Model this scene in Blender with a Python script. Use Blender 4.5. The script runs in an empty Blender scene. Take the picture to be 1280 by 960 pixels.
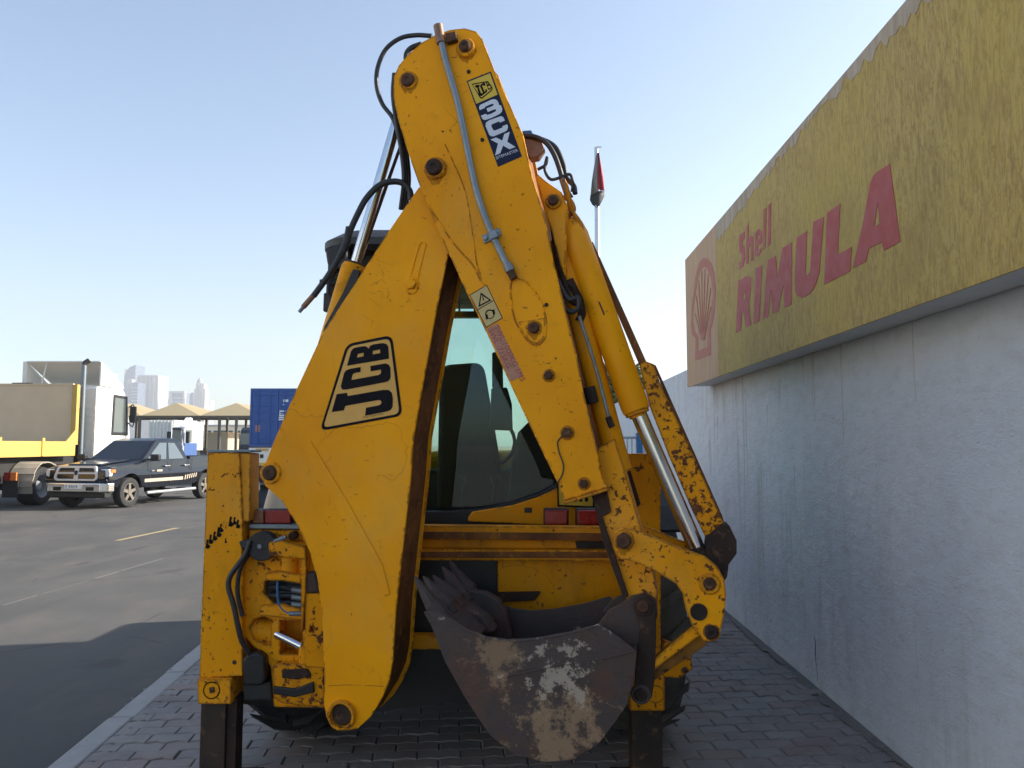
import bpy, bmesh, math, random
from mathutils import Vector, Matrix
from mathutils.geometry import tessellate_polygon
random.seed(7)
R = math.radians
SC = bpy.context.scene
COL = SC.collection

# ------------------------------------------------------------------ camera
FPX = 950.0                      # focal length in pixels of a 1280 wide frame
HOR = 556.0                      # row of the horizon
CAMZ = 1.6
PITCH = math.atan((HOR - 480.0) / FPX)
cam = bpy.data.cameras.new('camera')
cam.sensor_width = 36.0
cam.lens = 36.0 * FPX / 1280.0
cam.clip_start = 0.05
cam.clip_end = 9000.0
cam_o = bpy.data.objects.new('camera', cam)
COL.objects.link(cam_o)
cam_o.location = (0, 0, CAMZ)
cam_o.rotation_euler = (math.pi / 2 + PITCH, 0, 0)
SC.camera = cam_o

# ------------------------------------------------------------------ sky, sun, exposure
SUN_AZ = math.atan2(1.0, 0.19)   # from +Y towards +X: low on the right, a little ahead
SUN_EL = R(28)
world = bpy.data.worlds.new('World')
SC.world = world
world.use_nodes = True
wn = world.node_tree.nodes
sky = wn.new('ShaderNodeTexSky')
sky.sky_type = 'NISHITA'
sky.sun_disc = False
sky.sun_elevation = SUN_EL
sky.sun_rotation = SUN_AZ
sky.air_density = 1.0
sky.dust_density = 1.0
sky.ozone_density = 1.1
bg = wn['Background']
bg.inputs['Strength'].default_value = 0.11
world.node_tree.links.new(sky.outputs['Color'], bg.inputs['Color'])
sun = bpy.data.lights.new('sun', 'SUN')
sun.energy = 5.0
sun.angle = R(0.6)
sun.color = (1.0, 0.93, 0.82)
sun_o = bpy.data.objects.new('sun', sun)
COL.objects.link(sun_o)
sd = Vector((math.sin(SUN_AZ) * math.cos(SUN_EL), math.cos(SUN_AZ) * math.cos(SUN_EL), math.sin(SUN_EL)))
sun_o.rotation_euler = (-sd).to_track_quat('-Z', 'Y').to_euler()
SC.view_settings.view_transform = 'Standard'
SC.view_settings.look = 'None'
SC.view_settings.gamma = 1.0
SC.view_settings.use_curve_mapping = False
SC.view_settings.exposure = 1.22
SC.cycles.max_bounces = 7
SC.cycles.transparent_max_bounces = 12
SC.cycles.volume_bounces = 1
SC.cycles.use_denoising = True

# ------------------------------------------------------------------ geometry helpers
CP = Vector((0, 0, CAMZ))
def ray(px, py):
    u = (px - 640.0) / FPX; v = -(py - 480.0) / FPX
    c, s = math.cos(PITCH), math.sin(PITCH)
    return Vector((u, c - s * v, s + c * v))
def hit(px, py, P0, N):
    d = ray(px, py)
    return CP + d * ((P0 - CP).dot(N) / d.dot(N))
def at(px, py, Y): return hit(px, py, Vector((0, Y, 0)), Vector((0, 1, 0)))
def gnd(px, py, z=0.0): return hit(px, py, Vector((0, 0, z)), Vector((0, 0, 1)))

WL = {}                          # world place of the empties
def link(o, parent=None):
    COL.objects.link(o)
    if parent: o.parent = parent
    return o
def tag(o, label=None, cat=None, group=None, kind=None):
    if label: o['label'] = label
    if cat: o['category'] = cat
    if group: o['group'] = group
    if kind: o['kind'] = kind
    return o
def thing(name, label, cat, loc=(0, 0, 0), rz=0.0, group=None):
    o = bpy.data.objects.new(name, None)
    o.empty_display_size = 0.2
    link(o)
    o.location = loc; o.rotation_euler = (0, 0, rz)
    WL[o] = Vector(loc)
    return tag(o, label, cat, group)
def mk(name, bm, mat, parent=None, world=True, smooth=False, bevel=0.0, seg=2, loc=None):
    """one mesh object from a bmesh; world: vertices are given in world space"""
    off = Vector((0, 0, 0))
    if world and parent: off = WL.get(parent, Vector((0, 0, 0)))
    if world and loc is not None: off = Vector(loc)
    if off.length: bmesh.ops.translate(bm, verts=bm.verts, vec=-off)
    bmesh.ops.recalc_face_normals(bm, faces=bm.faces)
    me = bpy.data.meshes.new(name)
    bm.to_mesh(me); bm.free()
    if smooth:
        for p in me.polygons: p.use_smooth = True
    mats = mat if isinstance(mat, (list, tuple)) else [mat]
    for m in mats: me.materials.append(M[m] if isinstance(m, str) else m)
    o = bpy.data.objects.new(name, me)
    link(o, parent)
    if loc is not None and world: o.location = loc
    WL[o] = off if parent else (Vector(loc) if loc is not None else Vector((0, 0, 0)))
    if smooth:
        me.set_sharp_from_angle(angle=R(40))
    if bevel:
        b = o.modifiers.new('bevel', 'BEVEL')
        b.width = bevel; b.segments = seg; b.limit_method = 'ANGLE'; b.angle_limit = R(35)
    return o
def NB(): return bmesh.new()
def add_faces(bm, verts, faces, mi=0):
    vs = [bm.verts.new(v) for v in verts]
    for f in faces:
        try:
            fc = bm.faces.new([vs[i] for i in f]); fc.material_index = mi
        except ValueError: pass
    return vs
def box(bm, c, s, rot=None, mi=0):
    cx = [Vector((x * s[0] / 2, y * s[1] / 2, z * s[2] / 2)) for x in (-1, 1) for y in (-1, 1) for z in (-1, 1)]
    if rot: cx = [rot @ v for v in cx]
    add_faces(bm, [v + Vector(c) for v in cx], [(0, 1, 3, 2), (4, 6, 7, 5), (0, 4, 5, 1), (2, 3, 7, 6), (0, 2, 6, 4), (1, 5, 7, 3)], mi)
    return bm
def box2(bm, a, b, mi=0):
    a, b = Vector(a), Vector(b)
    return box(bm, (a + b) / 2, [abs(b[i] - a[i]) for i in range(3)], None, mi)
def prism3(bm, loop, vec, holes=(), mi=0):
    """closed solid: a planar outline (with holes) pushed along vec"""
    loops = [[Vector(p) for p in loop]] + [[Vector(p) for p in h] for h in holes]
    vec = Vector(vec)
    flat = [p for l in loops for p in l]
    n = len(flat)
    vs = [bm.verts.new(p) for p in flat] + [bm.verts.new(p + vec) for p in flat]
    fs = []
    if len(loops) == 1:
        fs.append(list(range(n))); fs.append([i + n for i in reversed(range(n))])
    else:
        for t in tessellate_polygon(loops):
            fs.append(list(t)); fs.append([i + n for i in reversed(t)])
    b = 0
    for l in loops:
        m = len(l)
        for i in range(m):
            j = (i + 1) % m
            fs.append([b + i, b + j, n + b + j, n + b + i])
        b += m
    for f in fs:
        try:
            fc = bm.faces.new([vs[i] for i in f]); fc.material_index = mi
        except ValueError: pass
    return bm
def ring_axes(d):
    d = Vector(d).normalized()
    a = Vector((0, 0, 1)) if abs(d.z) < 0.9 else Vector((1, 0, 0))
    x = d.cross(a).normalized()
    return x, d.cross(x).normalized()
def cyl(bm, p0, p1, r0, r1=None, seg=20, mi=0, cap=True):
    p0, p1 = Vector(p0), Vector(p1)
    if r1 is None: r1 = r0
    x, y = ring_axes(p1 - p0)
    vs = []
    for p, r in ((p0, r0), (p1, r1)):
        for i in range(seg):
            a = 2 * math.pi * i / seg
            vs.append(p + x * (r * math.cos(a)) + y * (r * math.sin(a)))
    fs = [(i, (i + 1) % seg, seg + (i + 1) % seg, seg + i) for i in range(seg)]
    if cap: fs += [list(reversed(range(seg))), list(range(seg, 2 * seg))]
    add_faces(bm, vs, fs, mi)
    return bm
def lathe(bm, p0, axis, prof, seg=32, mi=0, closed=False, cap=(True, True)):
    """prof: (distance along axis, radius)"""
    p0 = Vector(p0); axis = Vector(axis).normalized()
    x, y = ring_axes(axis)
    vs = []
    for t, r in prof:
        for i in range(seg):
            a = 2 * math.pi * i / seg
            vs.append(p0 + axis * t + x * (r * math.cos(a)) + y * (r * math.sin(a)))
    fs = []
    m = len(prof)
    for k in range(m if closed else m - 1):
        k2 = (k + 1) % m
        for i in range(seg):
            j = (i + 1) % seg
            fs.append((k * seg + i, k * seg + j, k2 * seg + j, k2 * seg + i))
    if not closed:
        if prof[0][1] > 1e-4 and cap[0]: fs.append(list(reversed(range(seg))))
        if prof[-1][1] > 1e-4 and cap[1]: fs.append(list(range((m - 1) * seg, m * seg)))
    add_faces(bm, vs, fs, mi)
    return bm
def smooth_path(pts, n=6):
    pts = [Vector(p) for p in pts]
    if len(pts) < 3: return pts
    P = [pts[0] * 2 - pts[1]] + pts + [pts[-1] * 2 - pts[-2]]
    out = []
    for i in range(1, len(P) - 2):
        a, b, c, d = P[i - 1], P[i], P[i + 1], P[i + 2]
        for k in range(n):
            t = k / n
            out.append(0.5 * ((2 * b) + (c - a) * t + (2 * a - 5 * b + 4 * c - d) * t * t + (3 * b - a - 3 * c + d) * t ** 3))
    out.append(pts[-1])
    return out
def tube(bm, pts, r, seg=10, n=6, mi=0):
    P = smooth_path(pts, n)
    vs = []; fs = []
    d0 = (P[1] - P[0]).normalized()
    x, y = ring_axes(d0)
    for i, p in enumerate(P):
        d = (P[min(i + 1, len(P) - 1)] - P[max(i - 1, 0)]).normalized()
        x = (x - d * x.dot(d)).normalized(); y = d.cross(x)
        for k in range(seg):
            a = 2 * math.pi * k / seg
            vs.append(p + x * (r * math.cos(a)) + y * (r * math.sin(a)))
    for i in range(len(P) - 1):
        for k in range(seg):
            j = (k + 1) % seg
            fs.append((i * seg + k, i * seg + j, (i + 1) * seg + j, (i + 1) * seg + k))
    fs += [list(reversed(range(seg))), list(range((len(P) - 1) * seg, len(P) * seg))]
    add_faces(bm, vs, fs, mi)
    return bm
def circ(cx, cy, r, n=20, a0=0.0, a1=360.0):
    m = n if abs(a1 - a0) >= 360 else n + 1
    return [(cx + r * math.cos(R(a0 + (a1 - a0) * i / n)), cy + r * math.sin(R(a0 + (a1 - a0) * i / n))) for i in range(m)]
def text_bm(txt, size, origin, right, up, depth=0.0, align='LEFT', shear=0.0):
    c = bpy.data.curves.new('t', 'FONT'); c.body = txt; c.size = size; c.align_x = align; c.shear = shear
    c.fill_mode = 'FRONT'; c.resolution_u = 3
    o = bpy.data.objects.new('t', c); COL.objects.link(o)
    dg = bpy.context.evaluated_depsgraph_get()
    me = bpy.data.meshes.new_from_object(o.evaluated_get(dg))
    bm = bmesh.new(); bm.from_mesh(me)
    bpy.data.objects.remove(o); bpy.data.meshes.remove(me); bpy.data.curves.remove(c)
    right, up, origin = Vector(right).normalized(), Vector(up).normalized(), Vector(origin)
    for v in bm.verts: v.co = origin + right * v.co.x + up * v.co.y
    return bm

# ------------------------------------------------------------------ materials
M = {}
class NT:
    def __init__(s, name):
        s.m = bpy.data.materials.new(name); s.m.use_nodes = True
        s.t = s.m.node_tree; s.p = s.t.nodes['Principled BSDF']; s.out = s.t.nodes['Material Output']
        M[name] = s.m
        s._co = None
    def n(s, typ, **kw):
        nd = s.t.nodes.new(typ)
        for k, v in kw.items():
            if k in nd.inputs: nd.inputs[k].default_value = v
            else: setattr(nd, k, v)
        return nd
    def l(s, a, b): s.t.links.new(a, b)
    def co(s, scale=(1, 1, 1), rot=(0, 0, 0), src='Object'):
        if s._co is None: s._co = s.n('ShaderNodeTexCoord')
        mp = s.n('ShaderNodeMapping')
        mp.inputs['Scale'].default_value = scale; mp.inputs['Rotation'].default_value = rot
        s.l(s._co.outputs[src], mp.inputs['Vector'])
        return mp.outputs['Vector']
    def noise(s, scale, detail=4, rough=0.55, vec=None, dist=0.0):
        nd = s.n('ShaderNodeTexNoise'); nd.inputs['Scale'].default_value = scale
        nd.inputs['Detail'].default_value = detail; nd.inputs['Roughness'].default_value = rough
        nd.inputs['Distortion'].default_value = dist
        s.l(vec if vec is not None else s.co(), nd.inputs['Vector'])
        return nd.outputs['Fac']
    def ramp(s, fac, stops):
        nd = s.n('ShaderNodeValToRGB')
        el = nd.color_ramp.elements
        while len(el) < len(stops): el.new(0.5)
        for e, (p, c) in zip(el, stops):
            e.position = p
            e.color = (c, c, c, 1) if not isinstance(c, tuple) else (*c, 1)
        s.l(fac, nd.inputs['Fac'])
        return nd.outputs['Color']
    def mix(s, fac, a, b, mode='MIX'):
        nd = s.n('ShaderNodeMix', data_type='RGBA', blend_type=mode)
        for sock, v in ((nd.inputs[0], fac), (nd.inputs[6], a), (nd.inputs[7], b)):
            if isinstance(v, (int, float)): sock.default_value = v
            elif isinstance(v, tuple): sock.default_value = (*v, 1)
            else: s.l(v, sock)
        return nd.outputs[2]
    def math(s, op, a, b=0.0):
        nd = s.n('ShaderNodeMath', operation=op)
        for i, v in enumerate((a, b)):
            if isinstance(v, (int, float)): nd.inputs[i].default_value = v
            else: s.l(v, nd.inputs[i])
        return nd.outputs[0]
    def bump(s, h, strength=0.3, dist=0.01):
        nd = s.n('ShaderNodeBump'); nd.inputs['Strength'].default_value = strength; nd.inputs['Distance'].default_value = dist
        s.l(h, nd.inputs['Height']); s.l(nd.outputs['Normal'], s.p.inputs['Normal'])
    def set(s, base=None, rough=None, metal=None, spec=None):
        for k, v in (('Base Color', base), ('Roughness', rough), ('Metallic', metal), ('Specular IOR Level', spec)):
            if v is None: continue
            if isinstance(v, (int, float)): s.p.inputs[k].default_value = v
            elif isinstance(v, tuple): s.p.inputs[k].default_value = (*v, 1)
            else: s.l(v, s.p.inputs[k])
        return s
def plain(name, col, rough=0.5, metal=0.0, var=0.12, scale=6.0, bump=0.0, spec=None):
    t = NT(name)
    nz = t.noise(scale, 5)
    lo = tuple(c * (1 - var) for c in col); hi = tuple(min(1, c * (1 + var)) for c in col)
    t.set(t.mix(nz, lo, hi), t.ramp(t.noise(scale * 2.3, 4), [(0.3, max(0.02, rough - 0.1)), (0.7, min(1, rough + 0.1))]), metal, spec)
    if bump: t.bump(t.noise(scale * 12, 3), bump, 0.004)
    return t
def edge_mask(t, radius, lo, hi):
    """worn edges: where the surface turns within radius"""
    bv = t.n('ShaderNodeBevel'); bv.samples = 3; bv.inputs['Radius'].default_value = radius
    ge = t.n('ShaderNodeNewGeometry')
    dt = t.n('ShaderNodeVectorMath', operation='DOT_PRODUCT')
    t.l(bv.outputs[0], dt.inputs[0]); t.l(ge.outputs['True Normal'], dt.inputs[1])
    e = t.math('SUBTRACT', 1.0, dt.outputs['Value'])
    return t.ramp(e, [(lo, 0.0), (hi, 1.0)])
def yellow(name, chip=0.64, crack=0.5, tint=1.0, dirt=0.25, edge=0.5):
    """weathered machine enamel: sun-faded yellow, rust chips, scratches, oily dirt"""
    t = NT(name)
    a = (0.93 * tint, 0.385 * tint, 0.002); b = (0.80 * tint, 0.30 * tint, 0.002)
    base = t.mix(t.ramp(t.noise(1.6, 5), [(0.35, 0.0), (0.7, 1.0)]), a, b)
    base = t.mix(t.math('MULTIPLY', t.ramp(t.noise(3.0, 8, 0.7, t.co((1, 1, 0.45))), [(0.50, 0.0), (0.72, 1.0)]), dirt), base, (0.12, 0.06, 0.015))
    base = t.mix(t.ramp(t.noise(14, 6, 0.7), [(0.60, 0.0), (0.74, 0.5 * dirt + 0.15)]), base, (0.42, 0.15, 0.01))
    base = t.mix(t.ramp(t.noise(2.1, 7, 0.65, t.co((1, 1, 0.7), (3, 1, 2))), [(0.50, 0.0), (0.72, 0.32)]), base, (0.66, 0.40, 0.115))
    def cracks(scale, warp, g0, g1, w, k, seed):
        vo = t.n('ShaderNodeTexVoronoi', feature='DISTANCE_TO_EDGE'); vo.inputs['Scale'].default_value = scale
        wv = t.n('ShaderNodeVectorMath', operation='ADD')
        wn_ = t.n('ShaderNodeTexNoise'); wn_.inputs['Scale'].default_value = scale * 1.6; wn_.inputs['Detail'].default_value = 3
        t.l(t.co((1, 1, 1), (seed, 0.3 * seed, 0)), wn_.inputs['Vector'])
        sc_ = t.n('ShaderNodeVectorMath', operation='SCALE'); sc_.inputs['Scale'].default_value = warp
        t.l(wn_.outputs['Color'], sc_.inputs[0]); t.l(t.co((1, 1, 1), (seed, 0, seed)), wv.inputs[0]); t.l(sc_.outputs[0], wv.inputs[1])
        t.l(wv.outputs[0], vo.inputs['Vector'])
        line = t.ramp(vo.outputs['Distance'], [(0.0, 1.0), (w, 0.0)])
        gate = t.ramp(t.noise(scale * 0.55, 3, 0.5, t.co((1, 1, 1), (seed * 2, 1, 0))), [(g0, 0.0), (g1, 1.0)])
        return t.math('MULTIPLY', t.math('MULTIPLY', line, gate), k)
    cr = t.math('MAXIMUM', cracks(2.6, 0.22, 0.63 - 0.08 * crack, 0.70 - 0.08 * crack, 0.0045, 0.55, 0.0), cracks(13.0, 0.05, 0.66 - 0.05 * crack, 0.70 - 0.05 * crack, 0.016, 0.6, 1.7))
    base = t.mix(cr, base, (0.10, 0.04, 0.012))
    scf = t.math('MULTIPLY', t.ramp(t.noise(60, 3, 0.6, t.co((0.10, 1.0, 1.0), (0, 0.7, 0.2))), [(0.68, 0.0), (0.70, 1.0)]), t.ramp(t.noise(3.1, 3, 0.5, t.co((1, 1, 1), (2, 1, 0))), [(0.56, 0.0), (0.60, 0.75)]))
    base = t.mix(scf, base, (0.14, 0.065, 0.02))
    # chips down to rusty steel
    spk = t.ramp(t.noise(38, 5, 0.65), [(chip, 0.0), (chip + 0.025, 1.0)])
    big = t.ramp(t.noise(6.5, 9, 0.72), [(chip + 0.01, 0.0), (chip + 0.022, 1.0)])
    ch = t.math('MAXIMUM', spk, big)
    em = t.math('MULTIPLY', edge_mask(t, 0.013, 0.01, 0.06), t.ramp(t.noise(17, 6, 0.7), [(0.62 - 0.22 * edge, 0.0), (0.66 - 0.22 * edge, 1.0)]))
    ch = t.math('MAXIMUM', ch, em)
    rust = t.mix(t.noise(25, 5), (0.035, 0.017, 0.012), (0.22, 0.08, 0.028))
    t.set(t.mix(ch, base, rust), t.mix(ch, t.ramp(t.noise(5, 4), [(0.3, 0.36), (0.7, 0.55)]), (0.85, 0.85, 0.85)), 0.0, 0.15)
    t.bump(t.math('SUBTRACT', t.math('MULTIPLY', t.noise(3, 3), 0.25), t.math('MULTIPLY', ch, 0.6)), 0.25, 0.004)
    return t
yellow('yellow_boom', 0.685, 1.0, 1.0, 0.14, 0.55)
yellow('yellow_dipper', 0.655, 0.6, 1.0, 0.20, 0.7)
yellow('yellow_worn', 0.595, 0.4, 0.98, 0.35, 1.0)
yellow('yellow_battered', 0.545, 0.4, 0.9, 0.6, 1.2)
yellow('yellow_leg', 0.63, 0.4, 0.98, 0.26, 0.8)
yellow('yellow_frame', 0.645, 0.2, 0.85, 0.55, 0.7)
yellow('yellow_smooth', 0.72, 0.0, 1.0, 0.12, -1.0)
yellow('yellow_ram', 0.675, 0.0, 1.0, 0.14, 0.4)
def rusty(name, ca, cb, cc, rough=0.8):
    t = NT(name)
    n1 = t.noise(5, 9, 0.7); n2 = t.noise(22, 6, 0.65)
    c = t.mix(t.ramp(n1, [(0.38, 0.0), (0.62, 1.0)]), ca, cb)
    c = t.mix(t.ramp(n2, [(0.58, 0.0), (0.66, 1.0)]), c, cc)
    t.set(c, rough, 0.15, 0.3); t.bump(n2, 0.35, 0.006)
    return t
rusty('rust_web', (0.27, 0.105, 0.03), (0.10, 0.042, 0.02), (0.40, 0.17, 0.02), 0.75)
rusty('rust_bar', (0.10, 0.042, 0.018), (0.30, 0.135, 0.015), (0.03, 0.017, 0.012), 0.8)
rusty('rust_dark', (0.055, 0.032, 0.024), (0.03, 0.021, 0.018), (0.11, 0.06, 0.035), 0.8)
rusty('rust_pin', (0.10, 0.045, 0.025), (0.05, 0.028, 0.02), (0.18, 0.09, 0.04), 0.7)
rusty('leg_steel', (0.06, 0.04, 0.028), (0.035, 0.026, 0.022), (0.12, 0.07, 0.03), 0.65)
# bucket steel is set up with the bucket, whose stains have places of their own
t = NT('chrome'); t.set((0.62, 0.63, 0.66), t.ramp(t.noise(14, 4), [(0.3, 0.10), (0.7, 0.24)]), 1.0)
t = NT('chrome_trim'); t.set((0.80, 0.80, 0.81), 0.2, 1.0)
plain('galvanised', (0.20, 0.235, 0.26), 0.45, 0.6, 0.3, 18, 0.1)
plain('rubber', (0.016, 0.016, 0.017), 0.55, 0, 0.3, 20, 0.15)
plain('hose', (0.022, 0.023, 0.026), 0.5, 0, 0.3, 30, 0.1)
plain('hose_blue', (0.03, 0.13, 0.30), 0.5)
plain('black_plastic', (0.018, 0.019, 0.02), 0.5, 0, 0.2, 12, 0.1)
plain('grease_shade_black', (0.012, 0.012, 0.013), 0.45, 0, 0.4, 14, 0.3)  # greasy black, also serves as painted shade under the machine
plain('tyre_dusty', (0.075, 0.068, 0.058), 0.9, 0, 0.5, 5, 0.3)
plain('tyre', (0.022, 0.022, 0.022), 0.8, 0, 0.4, 8, 0.2)
plain('decal_black', (0.006, 0.006, 0.010), 0.45, 0, 0.2, 12, spec=0.08)
plain('decal_navy', (0.020, 0.027, 0.060), 0.5, 0, 0.25, 12, spec=0.08)
plain('decal_white', (0.62, 0.66, 0.75), 0.5, 0, 0.08, 12)
plain('decal_yellow', (0.66, 0.46, 0.04), 0.5, 0, 0.12, 12)
plain('decal_logo_yellow', (0.66, 0.36, 0.07), 0.5, 0, 0.12, 9)
plain('decal_cream', (0.55, 0.42, 0.17), 0.55, 0, 0.2, 22)
plain('decal_pink', (0.42, 0.20, 0.13), 0.6, 0, 0.3, 35)
plain('decal_red', (0.34, 0.045, 0.05), 0.6, 0, 0.3, 30)
plain('lens_red', (0.28, 0.012, 0.012), 0.25)
plain('lens_amber', (0.24, 0.085, 0.03), 0.3)
plain('lens_orange', (0.75, 0.20, 0.04), 0.3)
plain('copper_fitting', (0.25, 0.14, 0.09), 0.5, 0.5, 0.4, 30)
plain('grime_grey', (0.22, 0.19, 0.155), 0.8, 0, 0.5, 40, 0.4)
plain('seat_cloth', (0.02, 0.021, 0.023), 0.85, 0, 0.2, 20)
plain('cab_lining', (0.03, 0.032, 0.035), 0.8, 0, 0.2, 8)
plain('cone_white', (0.75, 0.68, 0.55), 0.6)
plain('white_paint', (0.78, 0.76, 0.70), 0.4, 0, 0.05, 3)
plain('white_shade', (0.74, 0.71, 0.65), 0.6, 0, 0.1, 3)
plain('tan_board', (0.78, 0.56, 0.35), 0.7, 0, 0.12, 2.0)
plain('deck_yellow', (0.60, 0.36, 0.085), 0.6, 0, 0.12, 4)
plain('chassis', (0.02, 0.018, 0.017), 0.7, 0, 0.3, 8)
plain('mudguard', (0.34, 0.30, 0.24), 0.8, 0, 0.25, 5)
plain('rim_grey', (0.36, 0.37, 0.38), 0.5, 0.3, 0.2, 6)
plain('rim_alloy', (0.30, 0.27, 0.23), 0.35, 0.7, 0.2, 6)
plain('container_blue', (0.018, 0.085, 0.31), 0.5, 0, 0.15, 3)
plain('truck_blue', (0.06, 0.12, 0.30), 0.4)
plain('canopy_cloth', (0.38, 0.30, 0.175), 0.9, 0, 0.06, 0.6)
plain('post_brown', (0.10, 0.085, 0.065), 0.6)
plain('yard_wall', (0.50, 0.41, 0.29), 0.9, 0, 0.1, 1)
plain('dark_vehicle', (0.03, 0.035, 0.045), 0.35)
plain('steel_blue', (0.03, 0.14, 0.32), 0.45)
plain('fence_steel', (0.35, 0.40, 0.42), 0.5, 0.2)
plain('kerb_concrete', (0.33, 0.32, 0.305), 0.85, 0, 0.16, 9, 0.5)
plain('line_yellow', (0.34, 0.265, 0.14), 0.8, 0, 0.25, 12, 0.3)
plain('line_white', (0.22, 0.21, 0.195), 0.8, 0, 0.4, 9, 0.3)
plain('sign_red', (0.42, 0.075, 0.062), 0.6, 0, 0.12, 6)
plain('sign_shell_red', (0.46, 0.17, 0.115), 0.65, 0, 0.2, 9)
plain('sign_frame', (0.55, 0.56, 0.56), 0.5, 0.2, 0.1, 4)
plain('cladding', (0.45, 0.46, 0.47), 0.6, 0.1, 0.06, 0.6)
plain('bark', (0.12, 0.09, 0.06), 0.9)
plain('leaf', (0.11, 0.13, 0.045), 0.8, 0, 0.5, 2)
plain('flag_red', (0.36, 0.02, 0.035), 0.7)
plain('flag_white', (0.16, 0.155, 0.155), 0.7)
plain('flag_black', (0.02, 0.02, 0.02), 0.7)
plain('flag_green', (0.03, 0.20, 0.08), 0.7)
plain('wall_stain', (0.57, 0.55, 0.51), 0.9, 0, 0.25, 14, 0.3)
plain('wall_crack', (0.17, 0.16, 0.15), 0.9, 0, 0.3, 30)
plain('grease_film', (0.46, 0.185, 0.008), 0.6, 0, 0.4, 45, spec=0.1)
plain('grille_silver', (0.66, 0.67, 0.68), 0.35, 0.25, 0.05, 9)
plain('bounce_facade', (0.50, 0.52, 0.53), 0.8, 0, 0.06, 0.5)
plain('pole_steel', (0.55, 0.57, 0.58), 0.35, 0.6)
plain('tower_glass', (0.16, 0.20, 0.28), 0.3, 0.2, 0.1, 0.02)
plain('tower_pale', (0.55, 0.53, 0.50), 0.7, 0, 0.08, 0.02)
plain('tower_grey', (0.36, 0.38, 0.42), 0.6, 0, 0.08, 0.02)
plain('plate_white', (0.85, 0.85, 0.83), 0.4)
plain('stripe_silver', (0.50, 0.42, 0.32), 0.4, 0.2)
# car paint
t = NT('pickup_paint'); t.set((0.006, 0.008, 0.013), 0.18, 0.0, 0.4)
t.p.inputs['Coat Weight'].default_value = 0.35; t.p.inputs['Coat Roughness'].default_value = 0.06
t = NT('lamp_glass'); t.set((0.78, 0.78, 0.75), 0.15, 0.0, 0.6)
t = NT('dark_glass'); t.set((0.010, 0.014, 0.022), 0.05, 0.0, 0.7)
t = NT('side_glass'); t.set((0.10, 0.125, 0.14), 0.06, 0.0, 0.7)
t = NT('truck_glass'); t.set((0.16, 0.18, 0.17), 0.08, 0.0, 0.7)
def glass(name, tint, rough=0.0):
    t = NT(name)
    t.t.nodes.remove(t.p)
    tr = t.n('ShaderNodeBsdfTransparent'); tr.inputs['Color'].default_value = (*tint, 1)
    gl = t.n('ShaderNodeBsdfGlossy'); gl.inputs['Roughness'].default_value = rough; gl.inputs['Color'].default_value = (0.62, 0.74, 0.90, 1)
    fr = t.n('ShaderNodeFresnel'); fr.inputs['IOR'].default_value = 1.42
    mx = t.n('ShaderNodeMixShader')
    t.l(fr.outputs[0], mx.inputs[0]); t.l(tr.outputs[0], mx.inputs[1]); t.l(gl.outputs[0], mx.inputs[2])
    t.l(mx.outputs[0], t.out.inputs['Surface'])
glass('cab_glass', (0.80, 0.90, 0.87))

# ------------------------------------------------------------------ setting materials
t = NT('asphalt')
n1 = t.noise(0.35, 6, 0.6); n2 = t.noise(1.8, 8, 0.65, t.co((1, 0.5, 1))); n3 = t.noise(160, 3, 0.7)
c = t.mix(t.ramp(n1, [(0.35, 0.0), (0.7, 1.0)]), (0.085, 0.082, 0.079), (0.135, 0.128, 0.118))
c = t.mix(t.ramp(n2, [(0.48, 0.0), (0.66, 0.6)]), c, (0.165, 0.148, 0.128))
c = t.mix(t.ramp(n3, [(0.35, 0.0), (0.7, 0.5)]), c, (0.05, 0.049, 0.048))
vo = t.n('ShaderNodeTexVoronoi', feature='DISTANCE_TO_EDGE'); vo.inputs['Scale'].default_value = 0.42
t.l(t.co((1, 0.6, 1)), vo.inputs['Vector'])
crk = t.math('MULTIPLY', t.ramp(vo.outputs['Distance'], [(0.0, 1.0), (0.006, 0.0)]), t.ramp(t.noise(0.8, 3), [(0.5, 0.0), (0.56, 0.6)]))
c = t.mix(crk, c, (0.035, 0.034, 0.033))
c = t.mix(t.ramp(t.noise(0.9, 4, 0.5, t.co((1, 1, 1), (0, 0, 1))), [(0.66, 0.0), (0.70, 0.45)]), c, (0.045, 0.043, 0.042))
c = t.mix(t.ramp(t.noise(2.5, 5, 0.6, t.co((1, 0.06, 1))), [(0.55, 0.0), (0.68, 0.35)]), c, (0.075, 0.072, 0.070))
t.set(c, t.ramp(n2, [(0.3, 0.75), (0.7, 0.95)]), 0, 0.25); t.bump(n3, 0.7, 0.006)
t = NT('sand')
c = t.mix(t.noise(0.05, 6), (0.36, 0.29, 0.20), (0.27, 0.225, 0.165))
t.set(t.mix(t.ramp(t.noise(3, 6), [(0.4, 0.0), (0.8, 0.5)]), c, (0.42, 0.36, 0.27)), 0.95, 0, 0.2)
def paver_mat(name, island):
    t = NT(name)
    if island: rnd = t.n('ShaderNodeNewGeometry').outputs['Random Per Island']
    else: rnd = t.n('ShaderNodeObjectInfo').outputs['Random']
    c = t.ramp(rnd, [(0.0, (0.235, 0.21, 0.20)), (0.35, (0.265, 0.205, 0.188)), (0.6, (0.225, 0.208, 0.205)), (0.85, (0.27, 0.25, 0.235)), (1.0, (0.225, 0.20, 0.195))])
    g = t.n('ShaderNodeNewGeometry').outputs['Position']
    c = t.mix(t.ramp(t.noise(7, 8, 0.7, g), [(0.42, 0.0), (0.68, 0.65)]), c, (0.31, 0.285, 0.255))
    c = t.mix(t.ramp(t.noise(1.3, 6, 0.6, g), [(0.5, 0.0), (0.75, 0.55)]), c, (0.12, 0.108, 0.10))
    nz = t.noise(90, 4, 0.7, g)
    t.set(c, t.ramp(nz, [(0.3, 0.7), (0.7, 0.95)]), 0, 0.3); t.bump(nz, 0.45, 0.004)
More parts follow.
